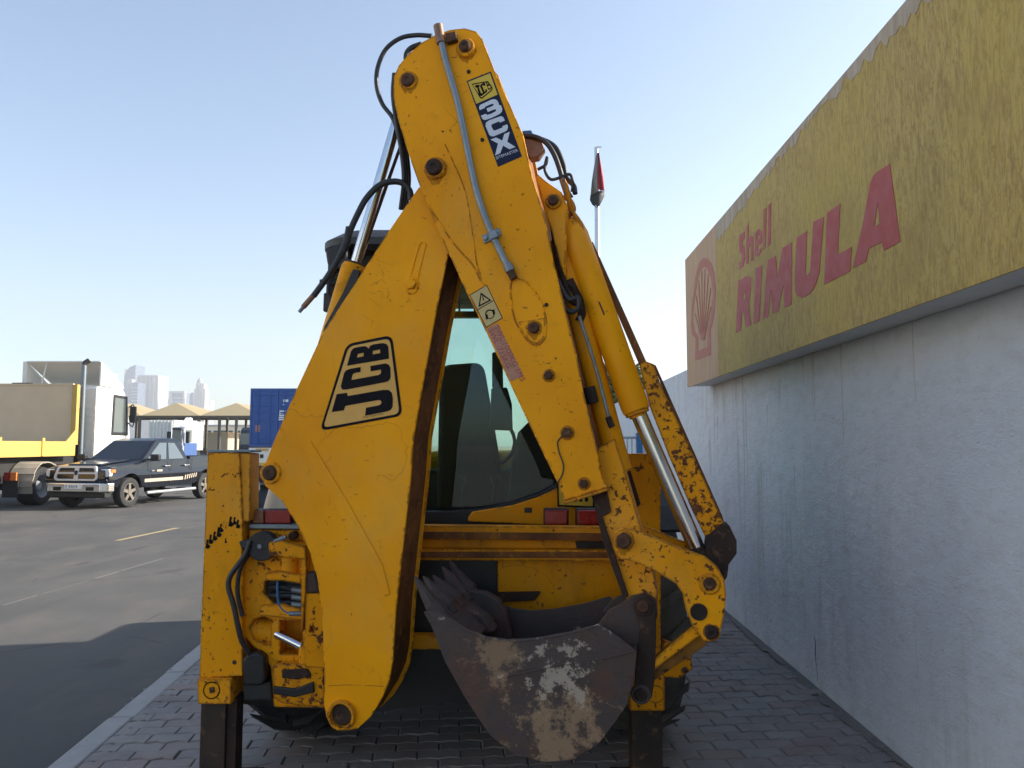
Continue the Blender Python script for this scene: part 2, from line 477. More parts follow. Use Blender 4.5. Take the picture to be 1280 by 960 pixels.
paver_mat('paver', False); paver_mat('paver_many', True)
plain('paver_bed', (0.17, 0.155, 0.14), 0.95, 0, 0.35, 25, 0.3)
t = NT('plaster')
fine = t.noise(70, 6, 0.72, t.co((1, 0.75, 1.5)))
med = t.noise(9, 7, 0.65, t.co((1, 0.8, 1.5)))
c = t.mix(t.ramp(t.noise(0.8, 6, 0.6), [(0.3, 0.0), (0.7, 1.0)]), (0.66, 0.70, 0.74), (0.77, 0.80, 0.82))
c = t.mix(t.ramp(med, [(0.48, 0.0), (0.72, 0.35)]), c, (0.50, 0.49, 0.46))
run = t.noise(7.0, 8, 0.7, t.co((1, 1.0, 0.10)), 0.5)
rgate = t.ramp(t.noise(0.7, 5, 0.6, t.co((1, 0.8, 1))), [(0.42, 0.0), (0.62, 1.0)])
c = t.mix(t.math('MULTIPLY', t.ramp(run, [(0.50, 0.0), (0.72, 0.55)]), rgate), c, (0.36, 0.33, 0.28))
thin = t.noise(30.0, 6, 0.7, t.co((1, 1.0, 0.045)), 0.6)
tg = t.ramp(t.noise(1.1, 5, 0.6, t.co((1, 1.4, 0.8), (1, 0, 0))), [(0.52, 0.0), (0.66, 1.0)])
c = t.mix(t.math('MULTIPLY', t.ramp(thin, [(0.60, 0.0), (0.70, 0.6)]), tg), c, (0.20, 0.18, 0.155))
c = t.mix(t.ramp(t.noise(26, 5, 0.7, t.co((1, 0.7, 1.8))), [(0.64, 0.0), (0.69, 0.4)]), c, (0.33, 0.32, 0.31))
c = t.mix(t.ramp(t.noise(5, 5, 0.8), [(0.74, 0.0), (0.75, 0.6)]), c, (0.16, 0.15, 0.14))
t.set(c, 0.9, 0, 0.15); t.bump(t.mix(0.6, t.mix(0.5, fine, t.noise(38, 5, 0.7, t.co((1, 0.8, 1.6), (1, 1, 0)))), med), 1.0, 0.03)
t = NT('sign_yellow')
s1 = t.noise(26, 8, 0.7, t.co((1, 1.1, 0.22)), 1.2); s2 = t.noise(60, 6, 0.7, t.co((1, 1.1, 0.16)), 0.8)
c = t.mix(t.ramp(s1, [(0.42, 0.0), (0.58, 1.0)]), (0.545, 0.395, 0.115), (0.40, 0.275, 0.085))
c = t.mix(t.ramp(s2, [(0.47, 0.0), (0.60, 0.7)]), c, (0.54, 0.41, 0.17))
c = t.mix(t.ramp(t.noise(34, 9, 0.8, t.co((1, 1.0, 0.34)), 1.4), [(0.51, 0.0), (0.58, 0.75)]), c, (0.29, 0.19, 0.065))
c = t.mix(t.ramp(t.noise(0.9, 5), [(0.42, 0.0), (0.7, 0.5)]), c, (0.55, 0.42, 0.085))
c = t.mix(t.ramp(t.noise(1.7, 5, 0.6, t.co((1, 1, 1), (1, 2, 0))), [(0.5, 0.0), (0.7, 0.4)]), c, (0.33, 0.215, 0.075))
t.set(c, 0.65, 0, 0.2)
t = NT('sign_faded')
s1 = t.noise(16, 7, 0.62, t.co((1, 1.6, 0.12)))
c = t.mix(t.ramp(s1, [(0.38, 0.0), (0.62, 1.0)]), (0.58, 0.39, 0.23), (0.48, 0.31, 0.185))
t.set(c, 0.65, 0, 0.3)
t = NT('sign_bleached')
s1 = t.noise(16, 7, 0.62, t.co((1, 1.6, 0.12)))
t.set(t.mix(t.ramp(s1, [(0.4, 0.0), (0.6, 1.0)]), (0.50, 0.42, 0.31), (0.38, 0.30, 0.21)), 0.65, 0, 0.3)

# ------------------------------------------------------------------ ground, road, pavement
ROADZ = -0.12
def sheet(name, pts, mat, kind='structure', parent=None):
    bm = NB(); add_faces(bm, [Vector(p) for p in pts], [range(len(pts))])
    o = mk(name, bm, mat, parent)
    if not parent: tag(o, kind=kind)
    return o
sheet('ground', [(-6000, -3000, -0.17), (6000, -3000, -0.17), (6000, 6000, -0.17), (-6000, 6000, -0.17)], 'sand')
KA = gnd(96, 958); KB = gnd(250, 824)            # kerb line, pavement side
kd = (KB - KA).normalized(); kn = Vector((-kd.y, kd.x, 0))   # kn points to the road
def K(s, o, z=0.0):                              # s along the kerb from KA, o towards the road
    p = KA + kd * s + kn * o
    return Vector((p.x, p.y, z))
road = sheet('road', [K(-14, 0.10, ROADZ), K(60, 0.10, ROADZ), Vector((-34, 62, ROADZ)), Vector((-34, -12, ROADZ))], 'asphalt')
for i, (a, b, w) in enumerate(((gnd(146, 676, ROADZ), gnd(222, 660, ROADZ), 0.13),)):
    d = (b - a).normalized(); n = Vector((-d.y, d.x, 0)) * w / 2; z = Vector((0, 0, 0.004))
    for k in range(-1, 3):
        o_ = d * (k * 9.0)
        sheet('lane_dash', [a + n + z + o_, a - n + z + o_, b - n + z + o_, b + n + z + o_], 'line_yellow', parent=road)
a, b = gnd(4, 757, ROADZ), gnd(205, 698, ROADZ)
d = (b - a).normalized(); n = Vector((-d.y, d.x, 0)) * 0.022
rr = random.Random(3)
x = 0.0; L_ = (b - a).length
while x < L_ - 0.1:                               # worn remains of a thin edge line
    l = rr.uniform(0.3, 1.3); p = a + d * x + n * rr.uniform(-0.6, 0.6); w = rr.uniform(0.25, 0.7)
    q = p + d * min(l, L_ - x)
    z = Vector((0, 0, 0.004))
    sheet('worn_line', [p + n * w + z, p - n * w + z, q - n * w + z, q + n * w + z], 'line_white', parent=road)
    x += l + rr.uniform(0.0, 0.12)
# kerb stones laid flush with the pavement, a step above the road
kerb = sheet('kerb', [K(-8, 0.0, -0.05), K(30, 0.0, -0.05), K(30, 0.135, -0.05), K(-8, 0.135, -0.05)], 'kerb_concrete')
rr = random.Random(5)
s = -2.0
while s < 26:
    bm = NB()
    j = rr.uniform(-0.004, 0.004); zt = rr.uniform(-0.004, 0.003)
    pts = [K(s + 0.006, j, ROADZ - 0.04), K(s + 0.894, j, ROADZ - 0.04), K(s + 0.894, 0.14 + j, ROADZ - 0.04), K(s + 0.006, 0.14 + j, ROADZ - 0.04)]
    prism3(bm, pts, (0, 0, -ROADZ + 0.04 + zt))
    mk('kerb_stone', bm, 'kerb_concrete', kerb, bevel=0.012)
    s += 0.9
# pavement bed and interlocking zigzag pavers
WP = gnd(1137, 958); WD = Vector((0.021, 1, 0)).normalized(); WN = Vector((-WD.y, WD.x, 0))
pave = sheet('pavement', [K(-8, -0.002, -0.011), K(30, -0.002, -0.011), WP + WD * 27 + Vector((0, 0, -0.011)), WP - WD * 11 + Vector((0, 0, -0.011))], 'paver_bed')
PL_, PW_ = 0.225, 0.1125
def paver_outline(g=0.0025):
    am = 0.017; q = PL_ / 4
    lo = [(g, g), (q * 1, am + g), (q * 2, g), (q * 3, am + g), (PL_ - g, g)]
    hi = [(PL_ - g, PW_ - g), (q * 3, PW_ + am - g), (q * 2, PW_ - g), (q * 1, PW_ + am - g), (g, PW_ - g)]
    return lo + hi
def paver_bm(bm, M4, h=0.03):
    o = paver_outline()
    cx = sum(p[0] for p in o) / len(o); cy = sum(p[1] for p in o) / len(o)
    top = [(cx + (x - cx) * (1 - 0.005 / (PL_ / 2)), cy + (y - cy) * (1 - 0.005 / (PW_ / 2))) for x, y in o]
    n = len(o)
    vs = [M4 @ Vector((x - cx, y - cy, -h)) for x, y in o] + [M4 @ Vector((x - cx, y - cy, -0.005)) for x, y in o] + [M4 @ Vector((x - cx, y - cy, 0)) for x, y in top]
    fs = []
    for k in (0, 1):
        for i in range(n):
            j = (i + 1) % n
            fs.append((k * n + i, k * n + j, (k + 1) * n + j, (k + 1) * n + i))
    fs.append(list(range(2 * n, 3 * n)))
    add_faces(bm, vs, fs)
PX = (WD.cross(Vector((0, 0, 1)))).normalized()   # rows run across the pavement
pang = math.atan2(kn.y, kn.x) + math.pi           # row direction
ux = Vector((math.cos(pang), math.sin(pang), 0)); uy = Vector((-ux.y, ux.x, 0))
rr = random.Random(11)
slots = []
o0 = K(0, 0, 0)
for r in range(-14, 96):
    for c_ in range(-2, 32):
        p = o0 + ux * ((c_ + 0.5 * (r % 2)) * PL_) + uy * (r * PW_)
        side = (p - o0).dot(kn)
        if side > -0.105: continue
        if (p - WP).dot(WN) < -0.06: continue
        slots.append(p)
def in_view(p):
    if p.y < 0.5: return None
    x = 640 + FPX * p.x / p.y; y = HOR + FPX * 1.6 / p.y
    if not (-30 < x < 1310 and y < 1000): return None
    # hidden behind the machine
    if 330 < x < 780 and y < 1000: return None
    return p.y
vis = sorted([p for p in slots if in_view(p) is not None], key=lambda p: p.y)[:300]
visk = set((round(p.x, 4), round(p.y, 4)) for p in vis)
bm = NB(); paver_bm(bm, Matrix.Identity(4))
first = None
for p in vis:
    if first is None:
        first = mk('paver', bm, 'paver', pave, world=False); o = first
    else:
        o = first.copy(); link(o, pave)
    o.location = (p.x, p.y, rr.uniform(-0.006, 0.003) + 0.004 * math.sin(p.x * 3.1 + p.y * 1.7))
    o.rotation_euler = (rr.uniform(-0.022, 0.022), rr.uniform(-0.018, 0.018), pang + rr.uniform(-0.012, 0.012))
bm = NB()
for p in slots:
    if (round(p.x, 4), round(p.y, 4)) in visk: continue
    m4 = Matrix.Translation((p.x, p.y, rr.uniform(-0.004, 0.003))) @ Matrix.Rotation(pang + rr.uniform(-0.012, 0.012), 4, 'Z') @ Matrix.Rotation(rr.uniform(-0.012, 0.012), 4, 'X')
    paver_bm(bm, m4)
for r in range(-14, 96, 2):                       # half blocks along the kerb
    p = o0 + ux * (PL_ * 0.26) + uy * (r * PW_ + 0.008)
    paver_bm(bm, Matrix.Translation((p.x, p.y, rr.uniform(-0.004, 0.002))) @ Matrix.Rotation(pang, 4, 'Z') @ Matrix.Diagonal((0.47, 1, 1, 1)))
tag(mk('paving_blocks', bm, 'paver_many', pave), kind='stuff')
# rubble and grit along the foot of the wall and in the gutter
bm = NB()
rr = random.Random(21)
for i in range(520):
    if i % 3: p = WP + WD * rr.uniform(-1, 7) + WN * abs(rr.gauss(0, 0.10))
    else: p = K(rr.uniform(-1, 7), rr.gauss(0.16, 0.05) if rr.random() < .6 else rr.uniform(-3, 0))
    z = ROADZ if (p - KA).dot(kn) > 0.14 else 0.0
    r = rr.uniform(0.003, 0.011)
    vs = [Vector((p.x, p.y, z)) + Vector((rr.uniform(-1, 1), rr.uniform(-1, 1), rr.uniform(-0.3, 1))).normalized() * r * rr.uniform(.7, 1.2) for _ in range(6)]
    fs = [(0, 1, 2), (0, 2, 3), (0, 3, 4), (1, 2, 5), (2, 3, 5), (3, 4, 5), (4, 0, 1), (4, 1, 5)]
    add_faces(bm, vs, fs)
tag(mk('grit', bm, 'kerb_concrete'), 'small grit and crumbs scattered at the wall foot and gutter', 'grit', kind='stuff')

# ------------------------------------------------------------------ boundary wall and its signboard
wa, wb = WP - WD * 9, WP + WD * 16.5
WALL_H = 2.5
wall = thing('boundary_wall', 'long white plastered boundary wall running along the right of the pavement', 'wall', (WP.x, WP.y, 0))
bm = NB()
prism3(bm, [wa, wb, wb - WN * 0.22, wa - WN * 0.22], (0, 0, WALL_H))
mk('wall_face', bm, 'plaster', wall, bevel=0.012)
bm = NB()                                        # dirt and mortar crumbs caught at the foot of the wall
rr = random.Random(77)
inn_, out_ = [], []
yy = -4.0
while yy < 12:
    inn_.append(WP + WD * yy - WN * 0.01 + Vector((0, 0, 0.006)))
    out_.append(WP + WD * yy + WN * (0.03 + 0.035 * abs(math.sin(yy * 1.9)) + rr.uniform(-0.015, 0.03)) + Vector((0, 0, 0.006)))
    yy += rr.uniform(0.03, 0.09)
n_ = len(inn_)
add_faces(bm, inn_ + out_, [(i, i + 1, n_ + i + 1, n_ + i) for i in range(n_ - 1)])
mk('dirt_seam', bm, 'paver_bed', wall)
def wall_pt(sy, z, out=0.0012): return WP + WD * sy + WN * out + Vector((0, 0, z))
rr = random.Random(31)
for k in range(30):                               # rain runs from under the signboard
    sy = rr.uniform(-3.2, 4.4); ln = rr.choice((0.15, 0.25, 0.4, 0.6, 1.0)) * rr.uniform(0.6, 1.2); w = rr.uniform(0.003, 0.012)
    z0 = 2.23 - (0 if rr.random() < 0.7 else rr.uniform(0.1, 0.9))
    L, Q = [], []
    n_ = 9; dx = 0.0
    for i in range(n_ + 1):
        u = i / n_; dx += rr.uniform(-0.004, 0.004)
        ww = w * (1 - 0.75 * u) * rr.uniform(0.55, 1.2)
        L.append(wall_pt(sy + dx - ww, max(0.05, z0 - ln * u))); Q.append(wall_pt(sy + dx + ww, max(0.05, z0 - ln * u)))
    bm = NB(); prism3(bm, L + Q[::-1], WN * 0.0006); mk('rain_stain', bm, 'wall_stain', wall)
def crack(pts, w):
    bm = NB(); A, B = [], []
    for i, p in enumerate(pts):
        ww = w * (0.35 + rr.random()) * (0.3 if i in (0, len(pts) - 1) else 1)
        A.append(p - WD * ww); B.append(p + WD * ww + Vector((0, 0, ww * 0.5)))
    prism3(bm, A + B[::-1], WN * 0.0008); mk('wall_crack', bm, 'wall_crack', wall)
def wpx(px, py): return hit(px, py, WP + WN * 0.0012, WN)
crack([wpx(1018, 794) , wpx(1019.5, 806), wpx(1019, 820), wpx(1021, 836), wpx(1022, 852)], 0.006)
crack([wpx(930, 760), wpx(938, 790), wpx(941, 806), wpx(950, 822)], 0.003)
for k in range(12):                               # knocks and plaster nicks
    c_ = wpx(rr.uniform(950, 1275), rr.uniform(520, 950)); r_ = rr.uniform(0.003, 0.008)
    if c_.z < 0.08: continue
    pts = [c_ + WD * (r_ * rr.uniform(.5, 1.3) * math.cos(R(a))) + Vector((0, 0, r_ * rr.uniform(.4, 1.1) * math.sin(R(a)))) for a in range(0, 360, 45)]
    bm = NB(); prism3(bm, pts, WN * 0.0008); mk('plaster_nick', bm, 'wall_stain', wall)
SP = WP + WN * 0.243
def S(px, py, out=0.0): return hit(px, py, SP + WN * out, WN)
sb, stp = S(859.3, 484.5), S(859.8, 321.0)
SZ0, SZ1 = sb.z, stp.z
far = Vector((sb.x, sb.y, 0))
sign = thing('signboard', 'weathered yellow signboard with red lettering and shell emblem on top of the white wall', 'signboard', (far.x, far.y, SZ0))
near_len = 11.0
tw = (S(898, 470) - sb).dot(-WD)
def sp(s, z, out=0.0): return far - WD * s + WN * out + Vector((0, 0, z))
bm = NB()
prism3(bm, [sp(0, SZ0 + 0.012, -0.012), sp(near_len, SZ0 + 0.012, -0.012), sp(near_len, SZ1 - 0.012, -0.012), sp(0, SZ1 - 0.012, -0.012)], -WN * 0.22)
mk('sign_case', bm, 'sign_frame', sign, bevel=0.006)
bm = NB(); prism3(bm, [sp(tw + 0.003, SZ0), sp(near_len, SZ0), sp(near_len, SZ1), sp(tw + 0.003, SZ1)], -WN * 0.011)
mk('sign_face', bm, 'sign_yellow', sign)
bm = NB(); prism3(bm, [sp(0, SZ0), sp(tw, SZ0), sp(tw, SZ1), sp(0, SZ1)], -WN * 0.011)
mk('emblem_panel', bm, 'sign_faded', sign)
bm = NB()                                        # bleached strip under the top edge, ragged below
rr = random.Random(4)
pts = [sp(tw + 0.01, SZ1 - 0.004, 0.0005), sp(near_len, SZ1 - 0.004, 0.0005)]
s = near_len
while s > tw + 0.05:
    pts.append(sp(s, SZ1 - 0.105 - 0.055 * math.sin(s * 1.3) + rr.uniform(-0.035, 0.03), 0.0005)); s -= rr.uniform(0.02, 0.06)
pts.append(sp(tw + 0.01, SZ1 - 0.13, 0.0005))
prism3(bm, pts, WN * 0.0015)
mk('bleached_strip', bm, 'sign_bleached', sign)
def sign_poly(name, pts, mat, z0, sc, x0, y0, holes=(), out=0.001, th=0.0015):
    f = lambda q: S(x0 + q[0] / sc, y0 + q[1] / sc, out)
    bm = NB(); prism3(bm, [f(q) for q in pts], WN * th, [[f(q) for q in h] for h in holes])
    return mk(name, bm, mat, sign)
A_ = (5.333, 900, 240); B_ = (5.336, 1000, 200); E_ = (4.8, 850, 300)
sign_poly('letter', [(105, 940), (123, 592), (190, 556), (207, 572), (208, 650), (195, 722), (192, 745), (208, 885), (172, 905), (158, 800), (148, 808), (138, 922)], 'sign_red', 0, *A_, holes=[[(155, 682), (168, 672), (166, 712), (152, 722)]])
sign_poly('letter', [(222, 880), (240, 510), (283, 485), (262, 860)], 'sign_red', 0, *A_)
sign_poly('letter', [(285, 850), (318, 455), (372, 424), (382, 570), (418, 372), (480, 335), (478, 750), (430, 772), (424, 610), (388, 797), (350, 808), (338, 650), (322, 832)], 'sign_red', 0, *A_)
sign_poly('letter', [(996, 297), (993.2, 352), (994, 364), (997, 370), (1002, 372), (1006, 371), (1011, 368), (1016, 363), (1020, 355), (1024.4, 340), (1030, 270.8), (1016.9, 277.2), (1012.7, 339.6), (1009.4, 344), (1006.9, 343), (1009, 288.5)], 'sign_red', 0, 1, 0, 0)
sign_poly('letter', [(162, 832), (180, 355), (270, 290), (252, 632), (346, 578), (335, 742)], 'sign_red', 0, *B_)
sign_poly('letter', [(352, 722), (420, 430), (470, 150), (490, 105), (515, 80), (600, 25), (670, 545), (560, 605), (545, 548), (460, 590), (440, 678)], 'sign_red', 0, *B_, holes=[[(495, 442), (520, 285), (532, 425)]])
sign_poly('letter', [(132, 285), (165, 262), (166, 312), (150, 322), (149, 345), (162, 368), (168, 440), (155, 495), (128, 515), (128, 470), (145, 458), (146, 418), (130, 392), (127, 320)], 'sign_red', 0, *A_)
sign_poly('letter', [(174, 482), (177, 240), (191, 205), (189, 322), (205, 290), (221, 298), (222, 452), (208, 462), (206, 348), (190, 372), (189, 474)], 'sign_red', 0, *A_)
sign_poly('letter', [(232, 400), (234, 280), (245, 258), (262, 245), (280, 268), (279, 338), (250, 358), (250, 392), (276, 372), (276, 398), (258, 426), (238, 428)], 'sign_red', 0, *A_, holes=[[(250, 322), (265, 311), (265, 283), (251, 293)]])
sign_poly('letter', [(286, 387), (291, 118), (310, 100), (305, 372)], 'sign_red', 0, *A_)
sign_poly('letter', [(319, 362), (322, 90), (340, 70), (338, 347)], 'sign_red', 0, *A_)
outer = [(145, 105), (170, 115), (188, 140), (205, 195), (214, 290), (210, 410), (197, 490), (182, 545), (185, 690), (90, 725), (94, 592), (72, 565), (64, 510), (70, 410), (82, 300), (98, 195), (118, 130)]
inner = [(146, 160), (166, 175), (185, 222), (198, 305), (194, 400), (180, 480), (165, 540), (165, 640), (110, 668), (109, 580), (88, 545), (77, 480), (82, 400), (95, 305), (110, 220), (126, 176)]
emb = sign_poly('shell_emblem', outer, 'sign_shell_red', 0, *E_, holes=[inner])
for (tx, ty) in ((92, 440), (97, 330), (112, 245), (130, 185), (150, 175), (170, 205), (185, 290), (186, 400)):
    bx_, by_ = 137 + (tx - 140) * 0.16, 600
    w = 2.0
    o = sign_poly('shell_rib', [(bx_ - w, by_), (tx - w, ty), (tx + w, ty), (bx_ + w, by_)], 'sign_shell_red', 0, *E_, th=0.003)
    o.parent = emb

# ------------------------------------------------------------------ unseen pale building added to bounce sunlight onto machine and wall
bx = -15.0
shp = thing('bounce_building', 'unseen pale two-storey building added across the street to bounce sunlight', 'building', (bx - 5, -8, ROADZ))
bm = NB(); box2(bm, (bx - 10, -24, ROADZ - 0.05), (bx, 7, 8.6)); mk('wall', bm, 'bounce_facade', shp, bevel=0.03)
bm = NB(); box2(bm, (bx - 10.15, -24.15, 8.601), (bx + 0.15, 7.15, 8.9)); mk('parapet', bm, 'bounce_facade', shp, bevel=0.03)
for zf in (0.9, 5.0):
    for k in range(7):
        y = -22 + k * 4.1
        bm = NB(); box2(bm, (bx + 0.002, y, zf), (bx + 0.03, y + 1.6, zf + 1.6)); w_ = mk('window', bm, 'dark_glass', shp)
        bm = NB(); box2(bm, (bx + 0.002, y - 0.1, zf - 0.12), (bx + 0.12, y + 1.7, zf - 0.005)); mk('sill', bm, 'white_paint', w_)

# ------------------------------------------------------------------ flagpole, flag, tree, blue gate by the wall
FY = 30.0
ft = at(745.5, 182, FY)
fp = thing('flagpole', 'slim steel flagpole rising behind the far end of the white wall', 'flagpole', (ft.x, FY, 0))
bm = NB(); lathe(bm, (ft.x, FY, -0.17), (0, 0, 1), [(0, 0.13), (4, 0.125), (ft.z + 0.1, 0.085)], 14); mk('pole', bm, 'pole_steel', fp, smooth=True)
bm = NB(); cyl(bm, (ft.x + .02, FY - .05, ft.z - 0.08), (ft.x + 0.2, FY - 0.05, ft.z - 0.08), 0.03, seg=10); mk('pulley', bm, 'pole_steel', fp)
# flag hanging limp, folded along the pole
fl = thing('flag', 'limp red, white and black flag hanging from the flagpole', 'flag', (ft.x, FY, ft.z - 0.4))
def flag_part(name, mat, pts, ph):
    bm = NB()
    P = [at(x, y, FY - 0.1) for x, y in pts]
    n = len(P) // 2
    L, Rr = P[:n], P[n:]
    rows = []
    for a, b in zip(L, Rr):
        row = []
        for k in range(9):
            u = k / 8
            p = a.lerp(b, u); p.y += 0.09 * math.sin(u * 7 + ph + a.z * 1.5) - 0.02
            row.append(bm.verts.new(p))
        rows.append(row)
    for r0, r1 in zip(rows, rows[1:]):
        for k in range(8): bm.faces.new((r0[k], r0[k + 1], r1[k + 1], r1[k]))
    o = mk(name, bm, mat, fl, smooth=True)
    sm = o.modifiers.new('cloth', 'SOLIDIFY'); sm.thickness = 0.012
    return o
flag_part('red_band', 'flag_red', [(747.5, 190), (747.5, 205), (747.8, 220), (748, 236), (749, 192), (752, 206), (754.5, 222), (755.5, 240)], 0.0)
flag_part('white_band', 'flag_white', [(745, 196), (742, 212), (739.5, 228), (738, 244), (747.6, 190), (747.6, 208), (747.8, 224), (748, 240)], 1.0)
flag_part('black_band', 'flag_black', [(738.2, 243), (737.2, 250), (740, 256), (746, 260), (755.6, 238), (755.5, 244), (752.5, 251), (748.5, 258)], 2.0)
def tree(name, label, base, top, r, n, seed):
    rr = random.Random(seed)
    o = thing(name, label, 'tree', base)
    base = Vector(base)
    bm = NB()
    tube(bm, [base, base + Vector((0.1, 0, (top - base.z) * 0.35)), base + Vector((0.0, 0.1, (top - base.z) * 0.8))], 0.11, 8)
    cz = base + Vector((0, 0, (top - base.z) * 0.72))
    hubs = []
    for k in range(9):
        e = cz + Vector((rr.uniform(-1, 1) * r * 0.8, rr.uniform(-1, 1) * r * 0.8, rr.uniform(-0.8, 1.0) * r * 0.75))
        hubs.append(e)
        tube(bm, [base + Vector((0.05, 0, (top - base.z) * 0.45)), (base + e) / 2 + Vector((0, 0, r * .55)), e], 0.035, 6, 4)
    mk('trunk', bm, 'bark', o, smooth=True)
    bm = NB()
    for i in range(n):
        h = rr.choice(hubs)
        p = h + Vector((rr.gauss(0, 1), rr.gauss(0, 1), rr.gauss(0, 0.8))) * r * 0.27
        a = Vector((rr.uniform(-1, 1), rr.uniform(-1, 1), rr.uniform(-1, 1))).normalized(); x, y = ring_axes(a)
        s = rr.uniform(0.05, 0.11)
        add_faces(bm, [p - x * s, p + y * s * 0.5, p + x * s, p - y * s * 0.5], [(0, 1, 2, 3)])
    tag(mk('crown', bm, 'leaf', o), kind='stuff')
    return o
tb = at(763, 490, 26)
tree('small_tree', 'small sparse green tree behind the white wall beside the flagpole', (tb.x, 26, -0.17), 4.95, 1.0, 12000, 9)
gx0, gx1 = at(744, 560, 12.5).x, at(799, 560, 12.5).x
gt = thing('blue_gate', 'low steel gate with blue post standing by the white wall', 'gate', (gx1, 12.5, 0))
bm = NB(); box2(bm, (gx1 - 0.05, 12.45, 0), (gx1 + 0.05, 12.55, at(799, 541, 12.5).z)); mk('gate_post', bm, 'steel_blue', gt, bevel=0.008)
bm = NB(); box2(bm, (gx1 - 0.025, 12.42, at(799, 541, 12.5).z), (gx1 + 0.03, 12.5, at(799, 538.5, 12.5).z)); mk('post_cap', bm, 'black_plastic', gt)
zr = at(790, 547, 12.5).z
for z in (zr, 0.9, 0.25):
    bm = NB(); cyl(bm, (gx0, 12.5, z), (gx1 - 0.05, 12.5, z), 0.022, seg=10); mk('rail', bm, 'fence_steel', gt, smooth=True)
for k in range(9):
    bm = NB(); x = gx0 + (gx1 - gx0 - 0.12) * k / 8; cyl(bm, (x, 12.5, 0.25), (x, 12.5, zr), 0.011, seg=8); mk('bar', bm, 'fence_steel', gt, smooth=True)

# ------------------------------------------------------------------ backhoe loader
BX = -0.25                                        # middle of the machine
bl = thing('backhoe_loader', 'worn yellow backhoe loader parked on the pavement with its digging arm folded sideways', 'backhoe loader', (BX, 4.5, 0))
TH = R(11)
BO = Vector((-0.376, 3.27, 0)); BU = Vector((math.cos(TH), -math.sin(TH), 0)); BN = Vector((math.sin(TH), math.cos(TH), 0))
def bp(px, py, off=0.0): return hit(px, py, BO + BN * off, BN)
def bprism(name, pts, off, th, mat, parent=None, holes=(), bevel=0.004, seg=2, sc=1.0, x0=0, y0=0, ref=None):
    sh_ = BN * (off - ref) if ref is not None else Vector((0, 0, 0))
    f = lambda q: bp(x0 + q[0] / sc, y0 + q[1] / sc, off if ref is None else ref) + sh_
    bm = NB(); prism3(bm, [f(q) for q in pts], BN * th, [[f(q) for q in h] for h in holes])
    return mk(name, bm, mat, parent or bl, bevel=bevel, seg=seg)
def mpx(px, py, off): return (bp(px + 1, py, off) - bp(px, py, off)).length
def bpin(name, px, py, r, off, proud, mat, parent, collar=None, hexa=False, deep=0.02):
    """pin end standing proud of the plate at off; collar = (radius px, height, material)"""
    k = mpx(px, py, off)
    c = bp(px, py, off)
    if collar:
        bm = NB(); cr, chh, cm = collar
        lathe(bm, c + BN * deep, -BN, [(0, cr * k), (deep + chh - 0.005, cr * k), (deep + chh, cr * k - 0.005), (deep + chh, r * k * 1.04), (0.0, r * k * 1.02)], 28)
        mk('collar', bm, cm, parent, smooth=True)
    if collar and r >= 7 and 345 < px < 800 and py < 850 and off < 0.02:
        rg_ = random.Random(int(px * 7 + py)); R0 = collar[0]
        pts = []
        for a in range(0, 360, 12):
            q = R0 * (1.03 + 0.14 * rg_.random())
            dn = max(0.0, math.sin(R(a))) ** 6 * R0 * rg_.uniform(0.1, 0.6)
            pts.append(bp(px + q * math.cos(R(a)), py + q * math.sin(R(a)) + dn, off - 0.0006))
        gm = NB(); prism3(gm, pts, BN * 0.0004); mk('grease_stain', gm, 'grease_film', parent)
    bm = NB()
    if hexa: lathe(bm, c + BN * deep, -BN, [(0, r * k), (deep + proud - 0.004, r * k), (deep + proud, r * k * 0.86)], 6)
    else: lathe(bm, c + BN * deep, -BN, [(0, r * k), (deep + proud - 0.006, r * k), (deep + proud, r * k - 0.006), (deep + proud, r * k * .35), (deep + proud - 0.004, r * k * 0.3)], 24)
    return mk(name, bm, mat, parent, smooth=not hexa)
def weld(name, pts, off, r, mat, parent):
    bm = NB(); tube(bm, [bp(x, y, off) for x, y in pts], r, 8, 5); return mk(name, bm, mat, parent, smooth=True)

# ---- boom: two side plates on a rusty box web
BOOM_W = 0.28
boomL = [(540, 218), (522.6, 235), (487, 287), (445, 352), (403, 417), (368, 492), (345, 545), (333, 575), (326, 590), (331, 607), (352, 626), (372, 657), (387, 690), (396, 722), (402, 760), (404, 800), (405, 850), (405, 882), (408, 897), (417, 908), (430, 913.5), (447, 911)]
boomR = [(463, 896), (476, 876), (486, 853), (491, 825), (493, 790), (495, 760), (513, 600), (517, 545), (543, 400), (560, 318), (575, 255), (562, 222)]
boom = bprism('boom', boomL + boomR, 0, 0.014, 'yellow_boom', bevel=0.003)
bprism('boom_side_plate', boomL + boomR, BOOM_W - 0.014, 0.014, 'yellow_boom', boom, ref=0, bevel=0.003)
inn = lambda d: [(x - d, y) for x, y in boomR]
bprism('boom_web', [(x + (3 if x < 420 else 3), y - (0 if y < 850 else 4)) for x, y in boomL] + [(x - 4.5, y - (3 if y > 850 else 0)) for x, y in boomR], 0.0142, BOOM_W - 0.0284, 'rust_web', boom, ref=0, bevel=0)
# pressed rib running down the plate
bprism('pressed_rib', [(378, 556), (388, 551), (436, 630), (478, 706), (487, 742), (480, 746), (470, 726), (428, 652)], -0.005, 0.006, 'yellow_smooth', boom, bevel=0.004, seg=3)
